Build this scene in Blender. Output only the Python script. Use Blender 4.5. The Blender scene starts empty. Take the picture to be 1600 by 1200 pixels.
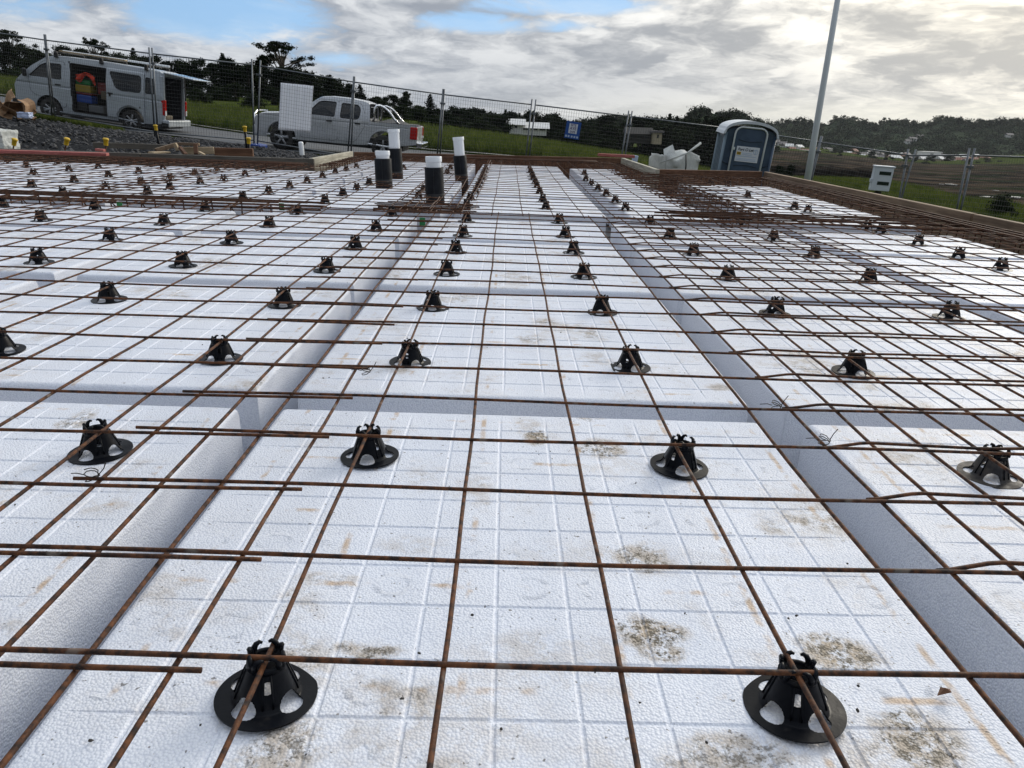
import bpy, bmesh, math, random
import numpy as np
from mathutils import Vector, Matrix, noise as mnoise
random.seed(7); rng = np.random.default_rng(7)
scene = bpy.context.scene
COL = scene.collection
R = math.radians

# ------------------------------------------------------------------ camera
CAM = np.array([0.0562, -0.6432, 0.5785]); F = 1115.0
YAW, PITCH, ROLL = 0.0158, 0.3554, 0.036
cy_, sy_ = math.cos(YAW), math.sin(YAW); cp_, sp_ = math.cos(PITCH), math.sin(PITCH)
FWD = np.array([sy_*cp_, cy_*cp_, -sp_]); r0 = np.array([cy_, -sy_, 0.0]); u0 = np.cross(r0, FWD)
RGT = math.cos(ROLL)*r0 + math.sin(ROLL)*u0; UPV = -math.sin(ROLL)*r0 + math.cos(ROLL)*u0
cam = bpy.data.cameras.new('camera'); cam.sensor_width = 36; cam.lens = F/1600*36
cam.clip_start = 0.02; cam.clip_end = 9000
camo = bpy.data.objects.new('camera', cam); COL.objects.link(camo); scene.camera = camo
M = Matrix.Identity(4)
for i in range(3):
    M[i][0] = RGT[i]; M[i][1] = UPV[i]; M[i][2] = -FWD[i]; M[i][3] = CAM[i]
camo.matrix_world = M

def ray(px, py): return FWD + RGT*(px-800)/F - UPV*(py-600)/F
def at(px, py, Y):
    d = ray(px, py); t = (Y-CAM[1])/d[1]; return CAM + d*t
def on(px, py, z):
    d = ray(px, py); t = (z-CAM[2])/d[2]; return CAM + d*t

# ------------------------------------------------------------------ exposure, sun
vs = scene.view_settings; vs.view_transform = 'Standard'; vs.look = 'None'; vs.gamma = 1; vs.use_curve_mapping = False
vs.exposure = 0.22
SUN_AZ, SUN_EL = R(42), R(24)
sdir = Vector((math.sin(SUN_AZ)*math.cos(SUN_EL), math.cos(SUN_AZ)*math.cos(SUN_EL), math.sin(SUN_EL)))
sun = bpy.data.lights.new('sun', 'SUN'); sun.energy = 1.5; sun.angle = R(20); sun.color = (1, .93, .82)
suno = bpy.data.objects.new('sun', sun); COL.objects.link(suno)
suno.rotation_euler = sdir.to_track_quat('Z', 'Y').to_euler()

# ------------------------------------------------------------------ node helper
class NT:
    def __init__(s, nt): s.nt = nt; s.n = nt.nodes; s.l = nt.links
    def new(s, t, **k):
        n = s.n.new(t)
        for a, b in k.items(): setattr(n, a, b)
        return n
    def put(s, sock, v):
        if isinstance(v, bpy.types.NodeSocket): s.l.new(v, sock)
        elif v is not None:
            try: sock.default_value = v
            except Exception:
                sock.default_value = tuple(v)+(1,) if len(v) == 3 else v
    def m(s, op, a, b=None, c=None, clamp=False):
        n = s.new('ShaderNodeMath', operation=op, use_clamp=clamp)
        s.put(n.inputs[0], a)
        if b is not None: s.put(n.inputs[1], b)
        if c is not None: s.put(n.inputs[2], c)
        return n.outputs[0]
    def v(s, op, a, b=None, sc=None):
        n = s.new('ShaderNodeVectorMath', operation=op); s.put(n.inputs[0], a)
        if b is not None: s.put(n.inputs[1], b)
        if sc is not None: s.put(n.inputs[3], sc)
        return n.outputs[1] if op in ('LENGTH', 'DOT_PRODUCT', 'DISTANCE') else n.outputs[0]
    def noise(s, vec, scale, detail=4, rough=.55, dist=0, col=False):
        n = s.new('ShaderNodeTexNoise'); s.put(n.inputs['Vector'], vec); n.inputs['Scale'].default_value = scale
        n.inputs['Detail'].default_value = detail; n.inputs['Roughness'].default_value = rough; n.inputs['Distortion'].default_value = dist
        return n.outputs['Color'] if col else n.outputs['Fac']
    def vor(s, vec, scale, feat='F1', out='Distance', rand=1):
        n = s.new('ShaderNodeTexVoronoi', feature=feat); s.put(n.inputs['Vector'], vec); n.inputs['Scale'].default_value = scale
        n.inputs['Randomness'].default_value = rand
        return n.outputs[out]
    def mr(s, v, a, b, c=0, d=1, smooth=True):
        n = s.new('ShaderNodeMapRange', interpolation_type='SMOOTHSTEP' if smooth else 'LINEAR')
        s.put(n.inputs[0], v)
        for i, q in zip((1, 2, 3, 4), (a, b, c, d)): s.put(n.inputs[i], q)
        return n.outputs[0]
    def mix(s, f, a, b, blend='MIX'):
        n = s.new('ShaderNodeMix', data_type='RGBA', blend_type=blend); s.put(n.inputs[0], f)
        for k, q in ((6, a), (7, b)):
            if isinstance(q, bpy.types.NodeSocket): s.l.new(q, n.inputs[k])
            else: n.inputs[k].default_value = tuple(q)+(1,)
        return n.outputs[2]
    def sep(s, v):
        n = s.new('ShaderNodeSeparateXYZ'); s.put(n.inputs[0], v); return n.outputs
    def comb(s, x, y, z):
        n = s.new('ShaderNodeCombineXYZ')
        for i, q in enumerate((x, y, z)): s.put(n.inputs[i], q)
        return n.outputs[0]
    def pos(s): return s.new('ShaderNodeNewGeometry').outputs['Position']
    def obj(s): return s.new('ShaderNodeTexCoord').outputs['Object']
    def bump(s, h, dist, strength=1.0, prev=None):
        n = s.new('ShaderNodeBump'); s.put(n.inputs['Height'], h); n.inputs['Distance'].default_value = dist
        n.inputs['Strength'].default_value = strength
        if prev is not None: s.l.new(prev, n.inputs['Normal'])
        return n.outputs[0]

# ------------------------------------------------------------------ world
w = bpy.data.worlds.new('World'); scene.world = w; w.use_nodes = True
w.node_tree.nodes.clear(); T = NT(w.node_tree)
skyn = T.new('ShaderNodeTexSky', sky_type='NISHITA'); skyn.sun_disc = False
skyn.sun_elevation = SUN_EL; skyn.sun_rotation = SUN_AZ; skyn.air_density = 1.0; skyn.dust_density = .6; skyn.ozone_density = 1.5
dirv = T.v('NORMALIZE', T.new('ShaderNodeTexCoord').outputs['Generated'])
X, Y, Z = T.sep(dirv)
az = T.m('ARCTAN2', X, Y); el = T.m('ARCSINE', Z)
zc = T.m('MAXIMUM', Z, 0.0)
inv = T.m('DIVIDE', 1.0, T.m('ADD', zc, .14))
pl = T.comb(T.m('MULTIPLY', X, inv), T.m('MULTIPLY', Y, inv), 0.0)
warp = T.v('MULTIPLY', T.v('SUBTRACT', T.noise(pl, 1.1, 4, .6, col=True), (.5, .5, .5)), (1.1, 1.1, 0))
plw = T.v('ADD', T.v('ADD', T.v('MULTIPLY', dirv, (2.6, 2.6, 6.5)), T.v('SCALE', pl, None, .12)), T.v('SCALE', warp, None, .55))
n1 = T.noise(plw, .8, 9, .56); n2 = T.noise(T.v('ADD', plw, (4.3, 1.7, .4)), 1.9, 9, .58); n3 = T.noise(T.v('ADD', plw, (9, 3, 0)), .5, 4, .5)
def sky_ell(px, py, rx, ry, soft=.75):
    d = ray(px, py); d = d/np.linalg.norm(d); a0 = math.atan2(d[0], d[1]); e0 = math.asin(d[2])
    dx = T.m('DIVIDE', T.m('SUBTRACT', az, a0), rx/F); dy = T.m('DIVIDE', T.m('SUBTRACT', el, e0), ry/F)
    r = T.m('SQRT', T.m('ADD', T.m('MULTIPLY', dx, dx), T.m('MULTIPLY', dy, dy)))
    return T.mr(r, 0.0, 1.6, 1.0, 0.0)
# blue openings between the clouds
gap = T.m('MULTIPLY', sky_ell(350, 25, 150, 50), .56)
for (px, py, rx, ry, k) in ((30, 10, 90, 40, .34), (520, 92, 90, 18, .30), (740, 38, 120, 16, .34), (900, 8, 170, 18, .36), (880, 40, 70, 14, .3), (1200, -60, 260, 40, .22), (560, -130, 500, 60, .2)):
    gap = T.m('MAXIMUM', gap, T.m('MULTIPLY', sky_ell(px, py, rx, ry), k))
n4 = T.noise(plw, 6.5, 7, .62)
cover = T.mr(T.m('SUBTRACT', T.m('ADD', T.m('ADD', T.m('MULTIPLY', n1, .65), T.m('MULTIPLY', n2, .62)), T.m('MULTIPLY', T.m('SUBTRACT', n4, .5), .38)), gap), .25, .47, 0, 1)
high = T.mr(el, .35, .75, 0, .22)      # thinner, more broken cloud overhead
cover = T.m('MULTIPLY', cover, T.m('SUBTRACT', 1.0, T.m('MULTIPLY', high, T.mr(n3, .45, .62))))
# cloud tone: grey undersides, bright tops
tone = T.mr(T.m('ADD', T.m('ADD', T.m('MULTIPLY', n2, .75), T.m('MULTIPLY', n1, .35)), T.m('MULTIPLY', T.m('SUBTRACT', n4, .5), .32)), .44, .67, 0, 1)
bank = T.m('MULTIPLY', sky_ell(900, 140, 620, 58), .85)
bank = T.m('MAXIMUM', bank, T.m('MULTIPLY', sky_ell(570, 45, 120, 38), .5))
tone = T.m('MULTIPLY', tone, T.m('SUBTRACT', 1.0, T.m('MULTIPLY', bank, .50)))
ccol = T.mix(tone, (.215, .258, .335), (.68, .71, .75))
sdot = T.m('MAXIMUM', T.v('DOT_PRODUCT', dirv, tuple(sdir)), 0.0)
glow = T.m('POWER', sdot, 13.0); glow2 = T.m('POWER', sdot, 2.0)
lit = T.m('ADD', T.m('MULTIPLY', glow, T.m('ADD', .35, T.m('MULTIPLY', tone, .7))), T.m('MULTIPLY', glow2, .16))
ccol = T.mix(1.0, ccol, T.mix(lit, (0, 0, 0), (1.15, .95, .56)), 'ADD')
# bright strip under the cloud bank towards the sun
strip = T.m('MULTIPLY', T.mr(el, .0, .05, 1, 0), T.mr(az, -.1, .5, .05, .8))
ccol = T.mix(strip, ccol, (.86, .83, .70))
ssky = T.v('SCALE', skyn.outputs[0], None, .105)
veil = T.mix(T.mr(n2, .35, .70, .12, .65), T.mix(.75, ssky, (.215, .46, .82)), (.60, .72, .84))
skyc = T.mix(cover, veil, ccol)
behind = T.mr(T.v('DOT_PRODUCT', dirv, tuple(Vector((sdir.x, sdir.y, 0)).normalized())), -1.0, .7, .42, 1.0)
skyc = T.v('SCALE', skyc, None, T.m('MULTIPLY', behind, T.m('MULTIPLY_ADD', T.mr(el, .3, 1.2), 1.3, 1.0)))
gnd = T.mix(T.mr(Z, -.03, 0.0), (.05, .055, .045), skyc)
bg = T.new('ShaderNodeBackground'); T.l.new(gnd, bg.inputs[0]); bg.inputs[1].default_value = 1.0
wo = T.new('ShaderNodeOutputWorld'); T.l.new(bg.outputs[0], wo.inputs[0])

# ------------------------------------------------------------------ materials
MATS = {}
def mat(name, color=(.5, .5, .5), rough=.6, metal=0.0, fn=None, **kw):
    m = bpy.data.materials.new(name); m.use_nodes = True; t = NT(m.node_tree)
    b = m.node_tree.nodes['Principled BSDF']
    b.inputs['Base Color'].default_value = tuple(color)+(1,); b.inputs['Roughness'].default_value = rough; b.inputs['Metallic'].default_value = metal
    for k, v in kw.items(): b.inputs[k.replace('_', ' ')].default_value = v
    if fn: fn(t, b)
    MATS[name] = m; return m
def varied(c1, c2, scale, rough=(.5, .8), bump=None, detail=5, space='pos', lo=.35, hi=.65):
    def fn(t, b):
        p = t.pos() if space == 'pos' else t.obj()
        n = t.noise(p, scale, detail, .6)
        t.l.new(t.mix(t.mr(n, lo, hi), c1, c2), b.inputs['Base Color'])
        t.l.new(t.mr(n, .3, .7, rough[0], rough[1]), b.inputs['Roughness'])
        if bump: t.l.new(t.bump(t.noise(p, bump[0], 4, .6), bump[1]), b.inputs['Normal'])
    return fn

STAINS = [(1020, 985, .050, .034, 1.0), (1035, 1015, .035, .02, .8), (1312, 1018, .055, .038, 1.0), (1290, 1000, .05, .02, .7), (575, 1014, .050, .016, .75), (440, 1168, .05, .05, .7), (1150, 1175, .08, .03, .7), (1085, 1185, .04, .02, .6),
          (1440, 1155, .055, .05, .9), (940, 698, .055, .05, .9), (838, 680, .028, .045, .95), (920, 647, .04, .03, .9), (1000, 868, .055, .045, .75), (515, 902, .055, .02, .5), (640, 850, .06, .03, .35), (830, 1010, .05, .04, .4),
          (120, 655, .03, .06, .7), (1250, 690, .02, .03, .4), (830, 530, .05, .05, .6), (930, 560, .06, .06, .45), (1130, 605, .05, .03, .6), (800, 430, .06, .12, .5), (1240, 1140, .03, .02, .5), (160, 790, .05, .03, .35), (860, 1030, .14, .06, .3), (720, 1140, .12, .06, .3), (960, 870, .2, .05, .25)]
def eps_fn(t, b):
    p = t.pos(); o = t.obj(); P = t.sep(p)
    beads = t.vor(p, 285); fine = t.noise(p, 60, 3, .6)
    # rings pressed into some cells
    cell = t.v('DIVIDE', o, (.1, .1, .1)); wn = t.new('ShaderNodeTexWhiteNoise'); wn.noise_dimensions = '3D'
    t.l.new(t.v('FLOOR', t.v('ADD', cell, t.v('MULTIPLY', t.new('ShaderNodeObjectInfo').outputs['Location'], (3.1, 5.3, 0)))), wn.inputs[0])
    fr = t.v('SUBTRACT', t.v('FRACTION', cell), (.5, .5, 0)); fs = t.sep(fr)
    rd = t.m('SQRT', t.m('ADD', t.m('MULTIPLY', fs[0], fs[0]), t.m('MULTIPLY', fs[1], fs[1])))
    ring = t.m('MULTIPLY', t.mr(t.m('ABSOLUTE', t.m('SUBTRACT', rd, .24)), 0, .06, 1, 0), t.m('GREATER_THAN', wn.outputs[0], .8))
    # dirt
    wx = t.noise(p, 22, 5, .7, col=True)
    pw = t.v('ADD', p, t.v('SCALE', t.v('SUBTRACT', wx, (.5, .5, .5)), None, .05)); S = t.sep(pw)
    acc = None
    for (px, py, rx, ry, k) in STAINS:
        c = on(px, py, -.055)
        dx = t.m('DIVIDE', t.m('SUBTRACT', S[0], float(c[0])), rx); dy = t.m('DIVIDE', t.m('SUBTRACT', S[1], float(c[1])), ry)
        e = t.m('MULTIPLY', t.mr(t.m('ADD', t.m('MULTIPLY', dx, dx), t.m('MULTIPLY', dy, dy)), .15, 1.6, 1, 0), k)
        acc = e if acc is None else t.m('MAXIMUM', acc, e)
    big = t.mr(t.noise(p, 3.4, 5, .68), .50, .70, 0, .7)
    acc = t.m('MAXIMUM', acc, big)
    grit = t.mr(t.noise(p, 95, 4, .75), .47, .58)
    smear = t.mr(t.noise(p, 30, 6, .75), .38, .58)
    # rust drips that ran off the bars
    gx = t.m('ABSOLUTE', t.m('SUBTRACT', t.m('FRACT', t.m('DIVIDE', t.m('ADD', P[0], .0), .2)), .1)); gx = t.m('MULTIPLY', gx, .2)
    gy = t.m('ABSOLUTE', t.m('SUBTRACT', t.m('FRACT', t.m('DIVIDE', t.m('ADD', P[1], 10.0), .2)), .12)); gy = t.m('MULTIPLY', gy, .2)
    drip = t.m('MAXIMUM', t.m('MULTIPLY', t.mr(gx, .002, .008, 1, 0), t.mr(t.noise(p, 9, 4, .7), .5, .66)), t.m('MULTIPLY', t.mr(gy, .002, .009, 1, 0), t.mr(t.noise(t.v('ADD', p, (3, 3, 0)), 8, 4, .7), .53, .68)))
    up = t.sep(t.new('ShaderNodeNewGeometry').outputs['Normal'])[2]; upm = t.mr(up, .5, .9)
    col = t.mix(t.mr(t.noise(p, 1.7, 3, .5), .3, .7), (.745, .785, .865), (.80, .83, .895))
    col = t.mix(t.m('MULTIPLY', t.mr(beads, .38, .72), .34), col, (.46, .50, .62))
    bedg = t.mr(beads, .25, .7, .75, 1.3)
    col = t.mix(t.m('MULTIPLY', t.m('MULTIPLY', t.m('MULTIPLY', acc, smear), upm), .85), col, (.36, .26, .14))
    col = t.mix(t.m('MULTIPLY', t.m('MULTIPLY', t.m('MULTIPLY', t.mr(acc, .3, .9), grit), bedg), t.m('MULTIPLY', upm, .85)), col, (.10, .085, .06))
    col = t.mix(t.m('MULTIPLY', t.m('MULTIPLY', drip, upm), .75), col, (.50, .33, .17))
    speck = t.m('MULTIPLY', t.mr(t.noise(p, 130, 2, .5), .70, .74), .8)
    col = t.mix(t.m('MULTIPLY', speck, upm), col, (.12, .11, .1))
    t.l.new(col, b.inputs['Base Color'])
    b.inputs['Roughness'].default_value = .5
    b.inputs['Specular IOR Level'].default_value = .35
    b1 = t.bump(t.m('SUBTRACT', 1.0, beads), .0018, .60)
    b2 = t.bump(t.noise(p, 11, 3, .5), .004, .3, b1)
    b3 = t.bump(ring, .0014, .45, b2)
    t.l.new(b3, b.inputs['Normal'])
mat('polystyrene', fn=eps_fn)
def rust_fn(dark):
    def fn(t, b):
        p = t.pos(); n = t.noise(p, 55, 6, .7); n2 = t.noise(p, 7, 3, .5); n3 = t.noise(p, 23, 3, .5)
        c = t.mix(t.mr(n, .35, .65), (.011, .006, .005), (.135, .050, .017))
        c = t.mix(t.mr(n2, .5, .75, 0, .5), c, (.040, .020, .014))
        c = t.mix(t.m('MULTIPLY', t.mr(n3, .62, .7), .65), c, (.16, .14, .12))
        if dark: c = t.mix(.5, c, (.045, .018, .009))
        t.l.new(c, b.inputs['Base Color']); b.inputs['Roughness'].default_value = .7; b.inputs['Metallic'].default_value = .0
        b.inputs['Specular IOR Level'].default_value = .3
        t.l.new(t.bump(n, .0012, .8), b.inputs['Normal'])
    return fn
mat('rusty_steel', fn=rust_fn(False)); mat('dark_rusty_steel', fn=rust_fn(True))
mat('black_plastic', (.009, .011, .016), .38, Specular_IOR_Level=.14, fn=lambda t, b: (t.l.new(t.mix(t.mr(t.noise(t.pos(), 40, 5, .7), .56, .78), (.0028, .0038, .0065), (.020, .019, .019)), b.inputs['Base Color']), t.l.new(t.mr(t.noise(t.pos(), 25, 3), .3, .7, .28, .5), b.inputs['Roughness']), t.l.new(t.bump(t.noise(t.pos(), 140, 3), .0006, .5), b.inputs['Normal'])))
mat('dusty_plastic', fn=varied((.008, .008, .010), (.06, .052, .045), 50, (.5, .8)))
mat('black_wire', (.015, .013, .012), .5, .5)
mat('polythene', (.012, .012, .014), .35, fn=lambda t, b: t.l.new(t.bump(t.noise(t.pos(), 6, 4, .6), .03, .6), b.inputs['Normal']))
def wood_fn(c1, c2, ax):
    def fn(t, b):
        o = t.pos(); st = t.v('MULTIPLY', o, {'x': (1.2, 26, 26), 'y': (26, 1.2, 26)}[ax])
        n = t.noise(st, 1.6, 6, .65, .6); k = t.noise(o, 1.6, 4, .6)
        c = t.mix(t.mr(n, .35, .65), c1, c2); c = t.mix(t.mr(k, .45, .7, 0, .45), c, tuple(q*.45 for q in c1))
        t.l.new(c, b.inputs['Base Color']); b.inputs['Roughness'].default_value = .8
        t.l.new(t.bump(n, .002, .7), b.inputs['Normal'])
    return fn
for ax in 'xy':
    mat('timber_'+ax, fn=wood_fn((.16, .105, .065), (.30, .215, .14), ax))
    mat('brown_timber_'+ax, fn=wood_fn((.10, .045, .022), (.20, .10, .055), ax))
    mat('weathered_timber_'+ax, fn=wood_fn((.30, .28, .22), (.52, .49, .40), ax))
mat('pink_timber_x', fn=wood_fn((.33, .085, .075), (.50, .17, .15), 'x'))
mat('grey_timber_x', fn=wood_fn((.085, .075, .062), (.16, .145, .12), 'x'))
mat('pale_timber_x', fn=wood_fn((.42, .32, .20), (.55, .44, .30), 'x'))
mat('galvanised', fn=varied((.10, .112, .125), (.18, .195, .21), 9, (.35, .55)), metal=.6)
mat('wire_grey', (.07, .075, .08), .5, .6)
mat('white_pvc', (.80, .83, .86), .32); mat('pipe_foam', Specular_IOR_Level=.2, fn=varied((.004, .005, .008), (.010, .012, .016), 14, (.5, .7), (30, .003)))
mat('concrete', fn=varied((.30, .29, .27), (.44, .43, .40), 12, (.8, .95), (60, .003)))
mat('van_paint', (.40, .45, .49), .30, .15, Coat_Weight=.6, fn=varied((.40, .44, .48), (.43, .47, .51), 1, (.24, .40)))
mat('ute_paint', (.50, .51, .53), .3, .3, Coat_Weight=.6, fn=varied((.50, .52, .55), (.54, .56, .59), 1, (.22, .38)))
mat('car_glass', (.012, .015, .018), .06, 0, Specular_IOR_Level=.7); mat('black_trim', (.014, .014, .015), .55)
mat('tyre', fn=varied((.012, .012, .012), (.035, .032, .03), 8, (.75, .9), (60, .003)))
mat('alloy', (.42, .43, .45), .32, .85); mat('chrome', (.75, .76, .78), .12, 1.0)
mat('red_lens', (.42, .012, .012), .15); mat('clear_lens', (.70, .72, .74), .1); mat('van_interior', (.018, .019, .022), .8)
mat('orange_fabric', (.55, .045, .018), .8); mat('yellow_plastic', (.62, .40, .02), .5); mat('shaded_yellow_plastic', (.24, .17, .015), .5); mat('red_plastic', (.13, .012, .012), .5); mat('blue_plastic', (.012, .05, .24), .45)  # vest, red and duller yellow are darkened to stand for shade inside the van
mat('green_plastic', (.02, .20, .06), .5); mat('grey_plastic', (.10, .105, .11), .6); mat('tan_plastic', (.10, .08, .05), .7)
mat('sign_blue', (.012, .075, .32), .4); mat('sign_white', (.72, .75, .80), .4); mat('sign_ink', (.03, .035, .07), .5); mat('sign_pale', (.42, .52, .68), .5); mat('sign_purple', (.16, .13, .26), .5)
mat('toilet_blue', fn=varied((.035, .062, .105), (.055, .09, .145), 4, (.35, .55))); mat('toilet_grey', (.16, .22, .27), .5)
mat('toilet_roof', (.62, .66, .71), .45); mat('toilet_trim', (.66, .70, .70), .4); mat('toilet_groove', (.022, .04, .07), .5)
mat('meter_grey', (.60, .65, .71), .45); mat('meter_window', (.02, .03, .03), .1)
mat('cardboard', fn=varied((.22, .13, .07), (.36, .23, .13), 5, (.8, .95))); mat('blue_paper', (.50, .58, .78), .7)
mat('lamp_post', (.56, .60, .62), .45, .2)
mat('house_white', (.72, .72, .70), .7); mat('house_cream', (.42, .36, .25), .8); mat('shed_wall', (.045, .043, .04), .9); mat('house_roof', (.14, .13, .13), .7); mat('house_roof_red', (.22, .09, .06), .7); mat('house_glass', (.02, .025, .03), .2)
mat('bark', fn=varied((.055, .043, .033), (.12, .10, .08), 6, (.8, .95), (12, .03)))
def leaf_fn(c1, c2):
    def fn(t, b):
        n = t.noise(t.obj(), .7, 3, .6); i = t.new('ShaderNodeObjectInfo').outputs['Random']
        c = t.mix(t.mr(n, .35, .65), c1, c2); c = t.mix(t.mr(i, 0, 1, 0, .5), c, tuple(q*.6 for q in c1))
        t.l.new(c, b.inputs['Base Color']); b.inputs['Roughness'].default_value = .9; b.inputs['Specular IOR Level'].default_value = .03
    return fn
mat('leaf_dark', fn=leaf_fn((.008, .015, .008), (.021, .031, .014))); mat('leaf_mid', fn=leaf_fn((.015, .025, .012), (.034, .045, .021)))
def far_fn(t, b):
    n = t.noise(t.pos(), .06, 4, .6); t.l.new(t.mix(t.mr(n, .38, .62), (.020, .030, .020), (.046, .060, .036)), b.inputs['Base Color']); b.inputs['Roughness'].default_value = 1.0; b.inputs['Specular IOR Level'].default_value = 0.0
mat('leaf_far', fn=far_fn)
def translucent(t, b, colsock, amount):
    tr = t.new('ShaderNodeBsdfTranslucent'); t.put(tr.inputs[0], colsock); mx = t.new('ShaderNodeMixShader'); mx.inputs[0].default_value = amount
    out = [n for n in t.n if n.type == 'OUTPUT_MATERIAL'][0]; t.l.new(b.outputs[0], mx.inputs[1]); t.l.new(tr.outputs[0], mx.inputs[2]); t.l.new(mx.outputs[0], out.inputs[0])
def grass_fn(t, b):
    n = t.noise(t.pos(), 1.6, 5, .7); n2 = t.noise(t.pos(), 14, 2, .6)
    c = t.mix(t.mr(n, .35, .65), (.035, .062, .010), (.125, .155, .032)); c = t.mix(t.mr(n2, .55, .7, 0, .6), c, (.19, .185, .08))
    t.l.new(c, b.inputs['Base Color']); b.inputs['Roughness'].default_value = .7; b.inputs['Specular IOR Level'].default_value = .2; translucent(t, b, c, .4)
mat('grass_blade', fn=grass_fn)
mat('sheet_white', (.84, .87, .92), .5, fn=lambda t, b: translucent(t, b, (.86, .89, .95, 1), .45))
mat('bag_fabric', fn=lambda t, b: (varied((.58, .61, .60), (.74, .76, .74), 9, (.6, .8), (25, .02))(t, b), translucent(t, b, (.75, .77, .75, 1), .3)))
mat('stone', fn=varied((.02, .021, .024), (.075, .076, .08), 30, (.8, .95)))
mat('grit', (.03, .028, .025), .8)
def ground_fn(t, b):
    p = t.pos(); at_ = t.new('ShaderNodeAttribute', attribute_name='zone'); z = t.sep(at_.outputs['Color'])
    n = t.noise(p, .9, 5, .6); nf = t.noise(p, .02, 6, .6); ng = t.noise(p, 26, 5, .7)
    g = t.mix(t.mr(n, .35, .65), (.035, .055, .012), (.075, .09, .025))
    g = t.mix(t.mr(nf, .45, .6, 0, .5), g, (.03, .042, .02))
    gr = t.mix(t.mr(ng, .35, .68), (.012, .013, .015), (.055, .057, .06))
    nb = t.noise(t.v('MULTIPLY', p, (.034, .045, .01)), 1.0, 8, .70)
    ea = t.mix(t.mr(nb, .43, .57), (.014, .013, .011), (.075, .055, .040)); ea = t.mix(t.mr(t.noise(t.v('MULTIPLY', p, (.012, .04, .01)), 3, 5, .6), .58, .68, 0, .7), ea, (.14, .125, .105))
    ea = t.mix(t.mr(t.noise(t.v('MULTIPLY', p, (.02, .03, .01)), 1.3, 6, .65), .52, .57, 0, .9), ea, (.016, .026, .011))
    wob = t.m('MULTIPLY', t.m('SUBTRACT', t.noise(p, .8, 4, .6), .5), .6)
    c = t.mix(t.mr(t.m('ADD', z[0], wob), .35, .65), g, gr); c = t.mix(t.mr(t.m('ADD', z[1], t.m('MULTIPLY', wob, .2)), .35, .65), c, ea)
    t.l.new(c, b.inputs['Base Color']); b.inputs['Roughness'].default_value = 1.0; b.inputs['Specular IOR Level'].default_value = 0.0
    t.l.new(t.bump(ng, .05, .8), b.inputs['Normal'])
mat('ground', fn=ground_fn)
mat('dark_earth', Specular_IOR_Level=.0, fn=varied((.012, .011, .010), (.035, .029, .023), .5, (.9, 1.0)))
mat('asphalt', fn=varied((.055, .060, .066), (.085, .09, .096), 3, (.6, .8), (60, .01)))

# ------------------------------------------------------------------ mesh helpers
def mesh_obj(name, verts, faces, material, parent=None, smooth=False, data=None):
    if data is None:
        data = bpy.data.meshes.new(name); data.from_pydata([tuple(map(float, v)) for v in verts], [], [tuple(map(int, f)) for f in faces])
        mm = material if isinstance(material, (list, tuple)) else [material]
        for q in mm: data.materials.append(MATS[q])
        if smooth: data.polygons.foreach_set('use_smooth', [True]*len(data.polygons))
        data.update()
    o = bpy.data.objects.new(name, data); COL.objects.link(o)
    if parent is not None: o.parent = parent
    return o
def tag(o, label, cat, group=None):
    o['label'] = label; o['category'] = cat
    if group: o['group'] = group
    return o
def thing(name, loc, label, cat, group=None, rot=(0, 0, 0)):
    o = bpy.data.objects.new(name, None); o.empty_display_size = .2; COL.objects.link(o); o.location = tuple(map(float, loc)); o.rotation_euler = rot
    return tag(o, label, cat, group)
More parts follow.
